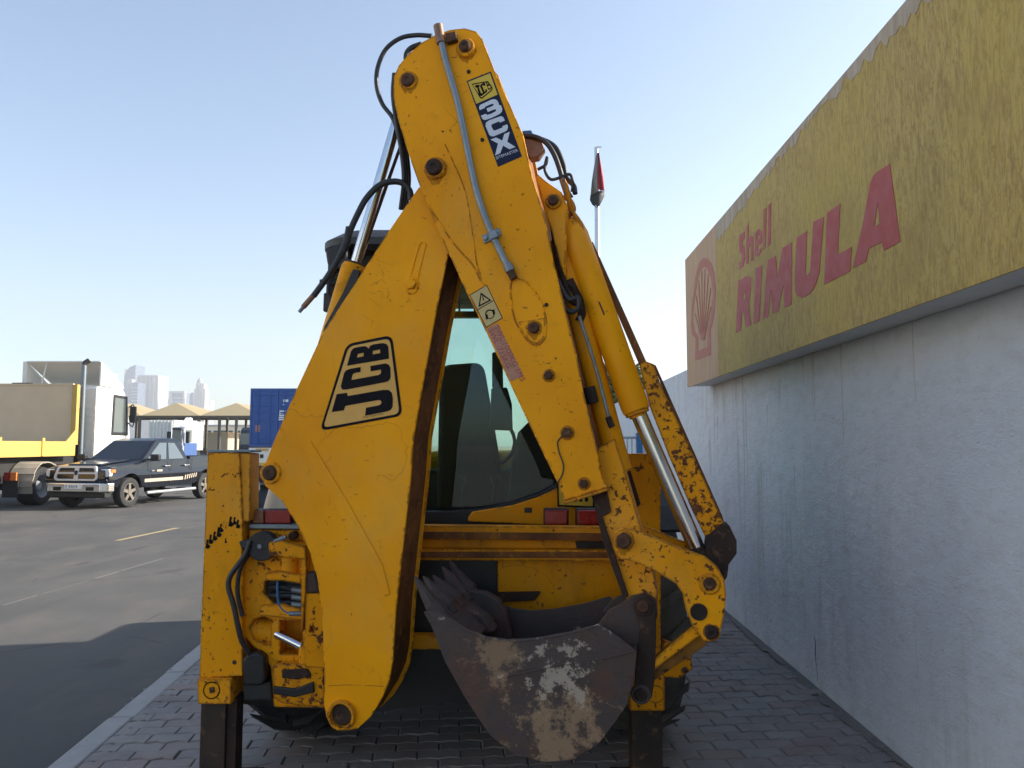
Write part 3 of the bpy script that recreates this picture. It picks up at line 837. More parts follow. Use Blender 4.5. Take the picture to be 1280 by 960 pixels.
# welded oval gusset and boss
bprism('welded_boss_plate', [(506, 352), (511, 345), (517, 345), (522, 350), (523, 360), (518, 367), (511, 368), (506, 362)], -0.006, 0.007, 'yellow_boom', boom, bevel=0.003)
weld('weld_bead', [(521, 352), (524, 338), (531, 310), (531, 304), (526, 303), (522, 312), (513, 344)], -0.001, 0.004, 'yellow_smooth', boom)
bpin('bolt', 514.5, 355, 7, -0.006, 0.014, 'yellow_boom', boom, hexa=True)
bpin('pivot_pin', 338.5, 591, 8.5, 0, 0.022, 'rust_pin', boom, collar=(13, 0.010, 'yellow_boom'))
bpin('pivot_pin', 428, 893, 13, 0, 0.007, 'rust_dark', boom, collar=(17.5, 0.020, 'yellow_worn'))
weld('plate_joint', [(411, 857), (435, 856), (462, 857), (480, 858)], 0.001, 0.0022, 'yellow_worn', boom)
# emblem decal on the boom
Z5 = dict(sc=6.0, x0=380, y0=400)
def rounded(pts, r, n=5):
    out = []
    m = len(pts)
    for i in range(m):
        p0, p, p1 = Vector(pts[i - 1]), Vector(pts[i]), Vector(pts[(i + 1) % m])
        a = (p0 - p).normalized(); b = (p1 - p).normalized()
        A, B = p + a * r, p + b * r
        for k in range(n + 1):
            t_ = k / n
            q = A * (1 - t_) ** 2 + p * 2 * t_ * (1 - t_) + B * t_ ** 2
            out.append((q.x, q.y))
    return out
eo = rounded([(320, 180), (660, 112), (738, 718), (118, 832)], 58)
ei = rounded([(335, 198), (643, 137), (716, 702), (142, 808)], 44)
dec = bprism('emblem_decal', ei, -0.0012, 0.0010, 'decal_logo_yellow', boom, bevel=0, **Z5)
bprism('emblem_border', eo, -0.0020, 0.0018, 'decal_black', dec, holes=[ei], bevel=0, **Z5)
def arcpts(pts): return pts
LB = [(322, 343), (345, 262), (352, 235), (370, 212), (400, 203), (450, 196), (470, 200), (484, 215), (496, 193), (520, 183), (590, 172), (618, 180), (632, 200), (637, 290)]
bprism('letter', LB, -0.0024, 0.0011, 'decal_black', dec, holes=[[(396, 282), (404, 254), (448, 245), (446, 272)], [(514, 258), (516, 232), (570, 221), (572, 248)]], bevel=0, **Z5)
LC = [(275, 500), (290, 440), (302, 395), (318, 376), (345, 366), (424, 352), (424, 388), (372, 400), (362, 415), (355, 450), (560, 412), (576, 402), (578, 372), (500, 385), (497, 345), (610, 325), (636, 335), (648, 360), (650, 430), (640, 452), (618, 464), (315, 522), (288, 522)]
bprism('letter', LC, -0.0024, 0.0011, 'decal_black', dec, bevel=0, **Z5)
LJ = [(207, 690), (245, 556), (322, 545), (327, 570), (590, 524), (635, 524), (658, 545), (666, 590), (664, 650), (650, 674), (625, 685), (458, 718), (465, 658), (560, 640), (578, 630), (580, 610), (568, 600), (545, 602), (330, 640), (310, 645), (298, 678)]
bprism('letter', LJ, -0.0024, 0.0011, 'decal_black', dec, bevel=0, **Z5)
bm = text_bm('REGD TRADE MARK', 0.011, bp(380 + 440 / 6, 400 + 738 / 6, -0.0014), bp(500, 517, 0) - bp(440, 528, 0), Vector((0.1, 0, 1)))
mk('small_print', bm, 'decal_black', dec)

# ---- dipper
DO = -0.035; DW = 0.345
dipL = [(545, 43), (527, 53), (510, 68), (498, 82), (492, 96), (491.5, 121), (497, 148), (505, 174), (515, 206), (524, 231), (555, 305), (567, 330), (585, 370), (610, 420), (647, 500), (678, 565), (700, 610), (705, 626)]
dipR = [(760, 609), (752, 598), (746, 560), (729, 490), (721, 445), (707, 389), (693, 332), (682, 276), (665, 220), (654, 169), (637, 130), (620, 93), (608, 62), (603, 49), (595, 39), (581, 35), (563, 37)]
dip = bprism('dipper', dipL + dipR, DO, 0.016, 'yellow_dipper', bevel=0.003)
bprism('dipper_side_plate', dipL + dipR, DO + DW - 0.016, 0.016, 'yellow_dipper', dip, ref=DO, bevel=0.003)
bprism('dipper_web', [(x + 6, y + (8 if y < 60 else 0)) for x, y in dipL if y > 225 or y < 100] + [(700, 612)] + [(x - 5, y + (6 if y < 60 else -4)) for x, y in dipR], DO + 0.0162, DW - 0.0324, 'rust_web', dip, ref=DO, bevel=0)
# doubler plate over the upper half and weld beads
weld('weld_bead', [(534, 255), (566, 303), (590, 330), (600, 350), (606, 358)], DO - 0.001, 0.004, 'yellow_dipper', dip)
weld('weld_bead', [(556, 180), (580, 235), (590, 290), (596, 330), (602, 350)], DO - 0.001, 0.003, 'yellow_dipper', dip)
weld('oval_weld', [(640, 347), (638, 365), (642, 395), (652, 415), (662, 428), (672, 431), (680, 424), (682, 412), (682, 398), (676, 378), (664, 358), (650, 348), (640, 347)], DO - 0.001, 0.0045, 'yellow_dipper', dip)
bprism('oval_plate', [(648, 402), (681, 397), (682, 412), (679, 424), (671, 430), (662, 427), (653, 414)], DO - 0.004, 0.005, 'yellow_dipper', dip, bevel=0.002)
bpin('pivot_pin', 583, 61.5, 7, DO, 0.040, 'rust_pin', dip, collar=(11.5, 0.020, 'yellow_worn'))
bpin('pivot_pin', 510.5, 101, 8, DO, 0.020, 'rust_pin', dip, collar=(11, 0.008, 'yellow_worn'))
bpin('pivot_pin', 544.5, 211, 9.5, DO, 0.040, 'rust_dark', dip, collar=(13.5, 0.016, 'yellow_worn'))
bpin('pivot_pin', 667.5, 410, 7, DO - 0.004, 0.016, 'rust_pin', dip, collar=(9.5, 0.004, 'yellow_worn'))
for x, y, r in ((686, 469.5, 5.5), (709, 541, 6.5), (730, 604.5, 5.5)):
    bpin('bolt', x, y, r, DO, 0.026, 'rust_pin', dip, collar=(r + 3, 0.005, 'yellow_worn'), hexa=True)
for x, y in ((586, 90), (603, 175), (683, 381)):
    bpin('small_bolt', x, y, 2.6, DO, 0.008, 'rust_dark', dip, hexa=True)
bprism('stop_block', [(556, 41), (569, 38.5), (571, 49), (558, 53)], DO - 0.03, 0.03, 'rust_pin', dip)
bprism('end_lip', [(703.5, 627), (760, 609.5), (761.5, 613), (705, 631)], DO - 0.012, DW + 0.02, 'yellow_worn', dip, bevel=0.003)
# model decal
Z7 = dict(sc=6.4, x0=560, y0=70)
mdec = bprism('model_decal', [(148, 200), (342, 123), (592, 803), (400, 887)], DO - 0.0012, 0.0012, 'decal_navy', dip, bevel=0, **Z7)
bprism('yellow_field', [(160, 208), (336, 138), (396, 308), (226, 382)], DO - 0.0020, 0.0007, 'decal_yellow', mdec, bevel=0, **Z7)
def strokes(name, polys, mat, parent, off):
    for p in polys: bprism(name, p, off, 0.0009, mat, parent, bevel=0, **Z7)
bprism('small_emblem', [(188, 222), (318, 200), (358, 256), (352, 276), (274, 340), (258, 338)], DO - 0.0028, 0.0007, 'decal_black', mdec, holes=[[(196, 229), (315, 208), (349, 257), (344, 272), (271, 331), (264, 330)]], bevel=0, **Z7)
strokes('letter', [[(216, 234), (250, 228), (253, 244), (245, 247), (262, 292), (268, 300), (286, 292), (292, 302), (266, 322), (250, 314), (232, 252), (220, 252)],
                   [(258, 230), (288, 212), (298, 222), (300, 234), (286, 240), (282, 230), (272, 236), (292, 284), (300, 280), (297, 268), (310, 264), (314, 280), (306, 292), (290, 302), (280, 294), (258, 246)],
                   [(300, 208), (308, 206), (316, 228), (324, 225), (318, 213), (312, 214), (310, 206), (320, 204), (330, 214), (333, 226), (343, 230), (350, 246), (347, 258), (330, 272), (322, 268), (318, 256), (326, 253), (330, 262), (340, 254), (340, 244), (334, 236), (322, 240), (318, 256)]], 'decal_black', mdec, DO - 0.0028)
three = [(248, 412), (256, 392), (290, 376), (345, 350), (372, 345), (390, 352), (404, 372), (406, 390), (424, 396), (434, 424), (430, 446), (412, 464), (350, 494), (296, 512), (278, 506), (262, 478), (304, 462), (312, 472), (345, 462), (385, 440), (382, 424), (356, 432), (318, 448), (308, 420), (352, 402), (366, 392), (360, 380), (330, 390), (296, 406), (296, 414), (254, 432)]
cee = [(300, 560), (304, 532), (330, 514), (420, 482), (436, 484), (448, 500), (454, 516), (416, 532), (408, 522), (350, 546), (346, 560), (362, 592), (376, 596), (436, 572), (434, 562), (474, 546), (480, 566), (474, 592), (456, 604), (366, 642), (344, 642), (330, 630)]
ex = [(340, 668), (385, 652), (434, 676), (450, 624), (494, 606), (474, 686), (540, 728), (492, 746), (440, 716), (418, 776), (376, 796), (400, 700)]
strokes('model_letter', [three, cee, ex], 'decal_white', mdec, DO - 0.0024)
dr = bp(560 + 340 / 6.4, 70 + 125 / 6.4) - bp(560 + 150 / 6.4, 70 + 200 / 6.4); du = bp(560 + 150 / 6.4, 70 + 200 / 6.4) - bp(560 + 400 / 6.4, 70 + 885 / 6.4)
mk('model_print', text_bm('SITEMASTER', 0.0185, bp(560 + 386 / 6.4, 70 + 828 / 6.4, DO - 0.0018), dr, du), 'decal_white', mdec)
# warning sticker
Z6 = dict(sc=6.0, x0=560, y0=340)
wst = bprism('warning_sticker', [(160, 172), (290, 94), (412, 345), (285, 420)], DO - 0.0012, 0.0010, 'decal_cream', dip, bevel=0, **Z6)
bprism('sticker_border', [(160, 172), (290, 94), (412, 345), (285, 420)], DO - 0.0016, 0.0006, 'rust_dark', wst, holes=[[(167, 175), (288, 102), (404, 343), (288, 411)]], bevel=0, **Z6)
bprism('divider', [(220, 280), (338, 212), (341, 218), (223, 286)], DO - 0.0017, 0.0006, 'rust_dark', wst, bevel=0, **Z6)
bprism('warning_triangle', [(245, 152), (326, 212), (228, 264)], DO - 0.0018, 0.0007, 'decal_black', wst, holes=[[(250, 172), (308, 210), (240, 246)]], bevel=0, **Z6)
bprism('warning_mark', [(256, 180), (262, 180), (272, 212), (264, 215)], DO - 0.0018, 0.0007, 'decal_black', wst, bevel=0, **Z6)
hb = circ(314, 316, 36, 20)
bprism('headset', hb, DO - 0.0018, 0.0007, 'decal_black', wst, holes=[circ(314, 318, 28, 20)], bevel=0, **Z6)
for cx, cy in ((290, 338), (342, 302)):
    bprism('ear_cup', [(cx - 10, cy - 18), (cx + 6, cy - 22), (cx + 12, cy + 12), (cx - 4, cy + 20)], DO - 0.0022, 0.0007, 'decal_black', wst, bevel=0, **Z6)
# load label, sun-bleached print
ld = bprism('load_label', [(290, 425), (372, 385), (566, 778), (470, 820)], DO - 0.0012, 0.0010, 'decal_pink', dip, bevel=0, **Z6)
tdir = bp(560 + 560 / 6, 340 + 775 / 6) - bp(560 + 372 / 6, 340 + 390 / 6)
tup = bp(560 + 372 / 6, 340 + 390 / 6) - bp(560 + 290 / 6, 340 + 425 / 6)
mk('label_print', text_bm('SWL 1000KG 1M5', 0.034, bp(560 + 345 / 6, 340 + 412 / 6, DO - 0.0014), tdir, tup), 'decal_red', ld)
mk('label_print', text_bm('SWL  715KG', 0.034, bp(560 + 302 / 6, 340 + 436 / 6, DO - 0.0014), tdir, tup), 'decal_red', ld)
# steel conduit down the dipper
cond = [(550, 38), (553, 58), (560, 86), (571, 124), (579, 160), (585, 190), (593, 228), (603, 262), (616, 294), (628, 320), (641, 345)]
bm = NB(); tube(bm, [bp(x, y, DO - 0.022) for x, y in cond], 0.0145, 12, 6); cd = mk('conduit', bm, 'galvanised', dip, smooth=True)
bm = NB(); cyl(bm, bp(547.5, 32, DO - 0.022), bp(551.5, 54, DO - 0.022), 0.021, seg=14); mk('conduit_elbow', bm, 'copper_fitting', cd, smooth=True)
bm = NB(); cyl(bm, bp(634.5, 331, DO - 0.022), bp(638, 339, DO - 0.022), 0.021, seg=14); mk('coupling', bm, 'galvanised', cd, smooth=True)
bm = NB(); cyl(bm, bp(637, 337, DO - 0.022), bp(642.5, 348.5, DO - 0.022), 0.017, seg=14); mk('threaded_end', bm, 'rust_pin', cd, smooth=True)
bprism('pipe_clamp', [(602, 294), (624, 284), (627, 294), (605, 305)], DO - 0.008, 0.008, 'galvanised', cd)
bprism('pipe_clamp', [(610, 290), (619, 286), (623, 296), (613, 300)], DO - 0.042, 0.034, 'galvanised', cd)
bpin('clamp_bolt', 607, 298, 3.2, DO - 0.008, 0.010, 'galvanised', cd, hexa=True)
weld('wire', [(709, 541), (702, 546), (697, 553), (699, 566), (704, 580), (703, 592), (697, 604)], DO - 0.004, 0.0028, 'hose', dip)

# ---- inner dipper, bucket pivot
idp = bprism('inner_dipper', [(735, 590), (748, 560), (768, 548), (780, 585), (792, 628), (803, 666), (814, 700), (822, 740), (822, 770), (808, 782), (790, 772), (778, 735), (764, 695), (750, 650)], 0.03, 0.17, 'yellow_worn')
bprism('slide_strip', [(737, 612), (757, 606), (764, 640), (753, 646), (760, 668), (786, 746), (779, 748), (752, 672), (745, 640)], 0.012, 0.018, 'rust_dark', idp)
# ---- second ram lying along the back of the dipper
ec = [bp(700, 300, 0.13), bp(757, 520, 0.13), bp(776, 590, 0.13)]
bm = NB(); tube(bm, ec, 0.050, 20, 2); ecm = mk('extension_ram', bm, 'yellow_ram', bl, smooth=True)
bm = NB(); tube(bm, [bp(690, 275, 0.05), bp(697, 320, 0.05), bp(712, 372, 0.05), bp(722, 380, 0.05)], 0.012, 8); mk('feed_pipe', bm, 'rust_dark', ecm, smooth=True)
bm = NB(); tube(bm, [bp(724, 395, 0.05), bp(745, 460, 0.05), bp(762, 525, 0.05), bp(765, 532, 0.05)], 0.0075, 8); mk('feed_pipe', bm, 'galvanised', ecm, smooth=True)
bm = NB(); cyl(bm, bp(760, 521, 0.05), bp(765.5, 534, 0.05), 0.014, seg=8); mk('pipe_end', bm, 'rust_dark', ecm, smooth=True)
bm = NB(); cyl(bm, bp(736, 484, 0.05), bp(741, 504, 0.05), 0.026, seg=10); mk('pipe_clip', bm, 'rust_dark', ecm, smooth=True)
bm = NB(); tube(bm, [bp(697, 350, 0.0), bp(705, 366, 0.0), bp(712, 374, 0.0), bp(722, 372, 0.0), bp(723, 384, 0.0), bp(715, 390, 0.0), bp(706, 385, 0.0), bp(705, 376, 0.0)], 0.010, 8); mk('looped_hose', bm, 'hose', ecm, smooth=True)
bm = NB(); tube(bm, [bp(712, 350, 0.09), bp(722, 372, 0.09), bp(727, 392, 0.09), bp(724, 402, 0.09)], 0.02, 8); mk('looped_hose', bm, 'rust_dark', ecm, smooth=True)
bm = NB(); tube(bm, [bp(728, 412, 0.1), bp(742, 417, 0.15), bp(756, 424, 0.2)], 0.007, 8); mk('looped_hose', bm, 'hose', ecm, smooth=True)

# ---- bucket ram: lug, tube, chrome rod, guard
lug = bprism('ram_lug', [(668, 214), (682, 226), (702, 240), (709, 256), (708, 300), (706, 345), (700, 330), (690, 290), (676, 245)], 0.03, 0.10, 'yellow_dipper')
bpin('pivot_pin', 692, 252, 6.5, 0.03, 0.028, 'rust_pin', lug, collar=(10, 0.014, 'yellow_worn'))
RO = 0.115
ra, rb = bp(714, 282, RO), bp(796, 515, RO)
kk = mpx(750, 400, RO)
bm = NB(); lathe(bm, ra, rb - ra, [(-0.03, 0.02), (0.0, 15 * kk), (0.05, 17.5 * kk), ((rb - ra).length - 0.03, 17.5 * kk), ((rb - ra).length - 0.004, 16.5 * kk), ((rb - ra).length, 12.5 * kk)], 32)
rt = mk('bucket_ram', bm, 'yellow_ram', bl, smooth=True)
bm = NB(); lathe(bm, rb - (rb - ra).normalized() * 0.002, rb - ra, [(0, 15 * kk), (0.012, 15 * kk), (0.016, 11 * kk), (0.024, 11 * kk)], 28); mk('gland', bm, 'yellow_worn', rt, smooth=True)
bm = NB(); cyl(bm, bp(795, 510, RO), bp(877, 700, RO), 10 * kk, seg=28); mk('ram_rod', bm, 'chrome', rt, smooth=True)
bm = NB(); cyl(bm, bp(870, 684, RO), bp(888, 730, RO), 12.5 * kk, seg=24); mk('rod_eye', bm, 'rust_dark', rt, smooth=True)
bm = NB(); tube(bm, [bp(703, 225, RO - .03), bp(708, 235, RO - .03), bp(714, 262, RO - .03), bp(724, 278, RO - .03), bp(731, 300, RO - .03), bp(733, 308, RO - .02)], 0.012, 10); mk('hard_line', bm, 'yellow_worn', rt, smooth=True)
bm = NB(); tube(bm, [bp(700, 246, RO - .02), bp(712, 250, RO - .03), bp(717, 262, RO - .03), bp(711, 272, RO - .02), bp(716, 282, RO - .02)], 0.011, 10); mk('hard_line', bm, 'yellow_worn', rt, smooth=True)
bprism('scratch', [(747, 376), (750, 378), (756, 392), (755, 395)], RO - 17.6 * kk, 0.004, 'rust_pin', rt, bevel=0)
gd = bprism('ram_guard', [(734, 304), (741, 302), (808, 452), (800, 458)], 0.14, 0.05, 'rust_web', bevel=0.003)
bprism('guard_bar', [(799, 456), (806, 451), (817, 455), (825, 478), (857, 548), (886, 612), (905, 655), (903, 676), (888, 684), (866, 640), (836, 570), (812, 508)], 0.11, 0.035, 'yellow_battered', gd, bevel=0.003)
bprism('guard_channel', [(817, 455), (820, 457), (903, 645), (906, 656), (902, 658), (858, 562)], 0.146, 0.06, 'rust_web', gd, bevel=0.002)
bprism('guard_bracket', [(884, 672), (903, 655), (912, 657), (921, 676), (921, 692), (911, 706), (909, 722), (905, 727), (895, 712), (881, 700)], 0.07, 0.15, 'rust_dark', gd)
# ---- tipping lever and links
lev_pts = [(766, 686), (765, 674), (769, 664), (778, 660), (792, 662), (820, 672), (845, 683), (866, 690), (882, 696), (897, 709), (906, 726), (908, 745), (906, 765), (902, 785), (897, 797), (888, 803), (879, 801), (865, 781), (857, 762), (853, 742), (845, 730), (820, 715), (797, 704), (785, 700), (775, 700)]
lv = bprism('tipping_lever', lev_pts, -0.06, 0.026, 'yellow_worn', holes=[circ(873.5, 765, 9, 18)], bevel=0.005, seg=3)
bprism('far_lever_plate', lev_pts, 0.20, 0.026, 'yellow_worn', lv, ref=-0.06, holes=[circ(873.5, 765, 9, 18)], bevel=0.004)
bpin('pivot_pin', 780, 675.5, 9, -0.06, 0.040, 'rust_pin', lv, collar=(12.5, 0.010, 'yellow_worn'))
bpin('pivot_pin', 887, 729.5, 8, -0.06, 0.012, 'rust_pin', lv, collar=(14, 0.008, 'yellow_worn'), deep=0.2)
bpin('pivot_pin', 889.5, 790, 9, -0.06, 0.010, 'rust_dark', lv, collar=(11.5, 0.004, 'yellow_worn'), deep=0.25)
bm = NB(); k = mpx(873, 765, -0.05); lathe(bm, bp(873.5, 765, -0.062), BN, [(0, 10.8 * k), (-0.003, 10.4 * k), (-0.003, 9.2 * k), (0, 8.8 * k), (0.2, 8.8 * k), (0.2, 9.6 * k)], 28); mk('bush', bm, 'rust_dark', lv, smooth=True)
lk = bprism('tipping_link', [(868, 782), (884, 806), (816, 852), (800, 882), (790, 870), (800, 848), (815, 826)], 0.02, 0.05, 'rust_bar')
bprism('link_flange', [(868, 782), (876, 794), (812, 842), (804, 836)], -0.005, 0.024, 'yellow_worn', lk)

# ---- bucket: plates, wrapper, lip, teeth, ears
BKO = -0.11; BKW = 0.56
t = NT('bucket_steel')
pos = t.n('ShaderNodeNewGeometry').outputs['Position']
n2 = t.noise(9, 8, 0.7, pos); n3 = t.noise(40, 4, 0.6, pos); n4 = t.noise(5, 9, 0.74, pos); n5 = t.noise(12, 9, 0.78, pos)
def blob(px, py, r, nz, amp, lo, hi, k):
    ds = t.n('ShaderNodeVectorMath', operation='DISTANCE'); ds.inputs[1].default_value = bp(px, py, BKO)
    t.l(pos, ds.inputs[0])
    m = t.math('ADD', t.math('SUBTRACT', 1.0, t.math('DIVIDE', ds.outputs['Value'], r)), t.math('MULTIPLY', t.math('SUBTRACT', nz, 0.5), amp))
    return t.math('MULTIPLY', t.ramp(m, [(lo, 0.0), (hi, 1.0)]), k)
c = t.mix(n2, (0.045, 0.034, 0.032), (0.115, 0.088, 0.080))
c = t.mix(t.ramp(n4, [(0.50, 0.0), (0.64, 0.7)]), c, (0.125, 0.058, 0.036))
rustm = t.math('MAXIMUM', blob(585, 860, 0.26, n5, 3.4, 0.3, 0.8, 0.6), blob(610, 760, 0.16, n4, 2.4, 0.4, 0.6, 0.7))
c = t.mix(rustm, c, (0.13, 0.07, 0.048))
tan = t.math('MAXIMUM', blob(705, 912, 0.28, n5, 4.4, 0.36, 0.72, 0.8), blob(622, 822, 0.17, n5, 4.6, 0.42, 0.8, 0.6))
c = t.mix(tan, c, (0.36, 0.235, 0.135))
pale = t.math('MAXIMUM', blob(690, 845, 0.19, n5, 6.0, 0.66, 0.84, 0.8), t.math('MAXIMUM', blob(700, 815, 0.12, n5, 4.6, 0.66, 0.78, 0.8), blob(750, 765, 0.13, n5, 4.0, 0.55, 0.7, 0.8)))
pale = t.math('MAXIMUM', pale, t.ramp(t.noise(8, 9, 0.78, pos), [(0.63, 0.0), (0.66, 0.7)]))
c = t.mix(pale, c, (0.44, 0.38, 0.31))
t.set(c, t.ramp(n2, [(0.3, 0.5), (0.7, 0.8)]), 0.2, 0.35); t.bump(t.mix(0.5, n5, n3), 0.7, 0.012)
prof = [(529, 765), (539, 783), (556, 827), (582, 874), (612, 919), (641, 942), (680, 953), (717, 950), (747, 931), (770, 902), (784, 880), (793, 848), (796, 815)]
topn = [(793, 812), (772, 795), (750, 780), (714, 790), (669, 798), (635, 800), (607, 796), (584, 787), (565, 774), (545, 764)]
bk = bprism('bucket', prof + topn, BKO, 0.018, 'bucket_steel', bevel=0.003)
bprism('far_bucket_plate', prof + topn, BKO + BKW - 0.018, 0.018, 'bucket_steel', bk, ref=BKO, bevel=0.003)
bm = NB()
pr3 = smooth_path([bp(x, y, BKO + 0.0) for x, y in prof], 4)
for a, b in zip(pr3, pr3[1:]):
    c = bp(690, 830, BKO); ia = (c - a).normalized() * 0.014; ib = (c - b).normalized() * 0.014
    vs = [a, b, b + ib, a + ia]
    e0 = BN * 0.019; e1 = BN * (BKW - 0.019)
    add_faces(bm, [v + e0 for v in vs] + [v + e1 for v in vs], [(0, 1, 5, 4), (2, 3, 7, 6), (0, 3, 2, 1), (4, 5, 6, 7), (1, 2, 6, 5), (3, 0, 4, 7)])
bmesh.ops.remove_doubles(bm, verts=bm.verts, dist=0.0004)
mk('bucket_wrapper', bm, 'bucket_steel', bk)
weld('plate_seam', [(622, 848), (650, 842), (690, 833), (730, 826), (760, 822), (793, 814)], BKO - 0.001, 0.0035, 'bucket_steel', bk)
# side cutter bead along the rim
weld('rim_bead', [(750, 781), (714, 791), (669, 799), (635, 801), (607, 797), (584, 788), (565, 775)], BKO + 0.004, 0.006, 'bucket_steel', bk)
# worn lip with five tooth shanks and tips
lipn = Vector(bp(533, 763, BKO)); lipd = (bp(506, 733, BKO) - bp(546, 773, BKO)).normalized()
ins = (bp(565, 774, BKO) - bp(537, 779, BKO)).normalized()
bm = NB()
lp = [lipn - lipd * 0.16 + ins * 0.0, lipn + lipd * 0.012, lipn + lipd * 0.012 + ins * 0.030, lipn - lipd * 0.20 + ins * 0.045]
prism3(bm, [p + BN * 0.02 for p in lp], BN * (BKW - 0.04)); mk('cutting_lip', bm, 'bucket_steel', bk, bevel=0.006)
rr = random.Random(2)
side = lipd.cross(BN).normalized()
if side.dot(ins) < 0: side = -side
for k in range(5):
    o_ = lipn + BN * (0.035 + k * (BKW - 0.07) / 4)
    ln = 0.12 + rr.uniform(-0.02, 0.012); w0 = 0.040
    tipd = (lipd + side * rr.uniform(0.0, 0.18) + BN * rr.uniform(-0.10, 0.10)).normalized()
    bm = NB()
    rings = [(-0.085, w0 * 0.75, 0.016), (-0.045, w0, 0.034), (0.0, w0 * 0.92, 0.030), (ln * 0.45, w0 * 0.72, 0.020), (ln * 0.8, w0 * 0.42, 0.011), (ln, 0.006, 0.004)]
    vs = []; fs = []
    for (s_, hw, hh) in rings:
        c = o_ + (tipd if s_ > 0 else lipd) * s_ + side * (0.022 + max(0, s_) * 0.10)
        for (ca_, sa_) in ((1, 0.45), (0.6, 1), (-0.6, 1), (-1, 0.45), (-1, -0.7), (1, -0.7)):
            vs.append(c + BN * (hw * ca_ * rr.uniform(.86, 1.1)) + side * (hh * sa_ * rr.uniform(.8, 1.15)))
    for i in range(len(rings) - 1):
        for a_ in range(6):
            j = (a_ + 1) % 6; fs.append((i * 6 + a_, i * 6 + j, (i + 1) * 6 + j, (i + 1) * 6 + a_))
    fs += [list(reversed(range(6))), list(range((len(rings) - 1) * 6, len(rings) * 6))]
    add_faces(bm, vs, fs); mk('tooth', bm, 'bucket_steel', bk, bevel=0.003)
# lumpy side cutter welded inside the far end of the lip
bprism('side_cutter', [(560, 735), (585, 738), (606, 741), (622, 750), (631, 764), (636, 782), (640, 806), (600, 806), (575, 775)], BKO + 0.44, 0.06, 'bucket_steel', bk, bevel=0.01, seg=3)
bprism('lip_weld', [(548, 752), (575, 757), (603, 770), (618, 790), (590, 800), (565, 780)], BKO + 0.26, 0.10, 'bucket_steel', bk, bevel=0.012, seg=3)
# ears carrying the hinge pins
bprism('hinge_ear', [(748, 779), (762, 762), (775, 756), (790, 745), (806, 741), (820, 749), (822, 770), (812, 800), (796, 822), (780, 800)], 0.005, 0.02, 'bucket_steel', bk, bevel=0.004)
bprism('hinge_ear', [(748, 779), (762, 762), (775, 756), (790, 745), (806, 741), (820, 749), (822, 770), (812, 800), (796, 822), (780, 800)], 0.215, 0.02, 'bucket_steel', bk, ref=0.005, bevel=0.004)
bl_bar = bprism('hinge_bar', [(790, 757), (793, 748), (803, 743), (813, 746), (820, 757), (820, 800), (818, 852), (815, 872), (808, 880), (798, 878), (790, 868), (793, 850), (797, 815), (800, 780)], -0.02, 0.025, 'rust_dark', bk, bevel=0.005)
bpin('pivot_pin', 804, 757.5, 8, -0.02, 0.016, 'rust_pin', bl_bar, collar=(13, 0.006, 'rust_dark'))
bpin('pivot_pin', 801, 868, 8, -0.02, 0.014, 'rust_dark', bl_bar, collar=(12.5, 0.006, 'bucket_steel'))

# ---- dipper ram on the left, behind the boom
q0, q1, q2 = bp(508, 110, 0.14), bp(443, 336, 0.14), bp(385, 530, 0.14)
bm = NB(); cyl(bm, q0, q1 + (q2 - q1).normalized() * 0.1, 0.0245, seg=28); rm = mk('dipper_ram', bm, 'chrome', bl, smooth=True)
k2 = 15.5 * mpx(440, 360, 0.14)
bm = NB(); lathe(bm, q1, q2 - q1, [(-0.02, 0.032), (-0.02, k2 * 0.85), (0.0, k2), ((q2 - q1).length, k2)], 30); mk('ram_tube', bm, 'yellow_ram', rm, smooth=True)
bm = NB(); lathe(bm, q1 - (q2 - q1).normalized() * 0.03, q2 - q1, [(0, 0.03), (0.0, k2 * 0.7), (0.02, k2 * 0.75)], 24); mk('gland', bm, 'rust_pin', rm, smooth=True)
bprism('strap', [(441, 336), (450, 338), (447, 350), (430, 376), (406, 420), (402, 424), (405, 408), (428, 366)], 0.062, 0.02, 'rubber', rm, bevel=0.004)
bprism('rod_shadow_strip', [(500, 178), (506, 170), (450, 330), (445, 330)], 0.175, 0.012, 'rust_pin', rm, bevel=0.002)  # strip coloured as the rusty shadow along the rod's right side
# ---- hoses
def hose(name, pts, r, mat='hose', par=None):
    bm = NB(); tube(bm, [bp(*p) for p in pts], r, 10, 6); return mk(name, bm, mat, par or bl, smooth=True)
hose('hydraulic_hose', [(540, 45, 0.10), (520, 44, 0.10), (500, 48, 0.10), (482, 62, 0.10), (472, 85, 0.10), (471, 108, 0.10), (478, 130, 0.10), (492, 150, 0.10), (502, 185, 0.10), (506, 240, 0.12)], 0.0105)
hose('hydraulic_hose', [(527, 55, 0.14), (514, 60, 0.14), (508, 68, 0.14), (508, 80, 0.14)], 0.0125)
for i, (dx, o_) in enumerate(((0, 0.05), (3, 0.09), (6, 0.17))):
    hose('hydraulic_hose', [(493 + dx, 92, o_), (491.5 + dx, 120, o_), (496 + dx, 155, o_), (502 + dx, 190, o_), (505 + dx, 225, o_), (501 + dx, 262, o_ + 0.05)], 0.011)
ho = hose('hydraulic_hose', [(514, 250, 0.06), (512, 238, 0.05), (503, 229, 0.04), (490, 227, 0.03), (474, 232, 0.02), (458, 248, 0.01), (447, 268, 0.0), (438, 288, 0.0), (434, 302, 0.0), (424, 322, 0.0), (410, 345, 0.0), (392, 370, 0.0)], 0.014)
hose('hose_sleeve', [(437, 284, 0.0), (433, 303, 0.0), (425, 322, 0.0)], 0.017, 'rubber', ho)
hose('hose_end', [(393, 368, 0.0), (386, 376, 0.0), (379, 384, 0.0)], 0.0125, 'copper_fitting', ho)
hose('hose_end', [(380, 383, 0.0), (374, 390, 0.0)], 0.0085, 'galvanised', ho)
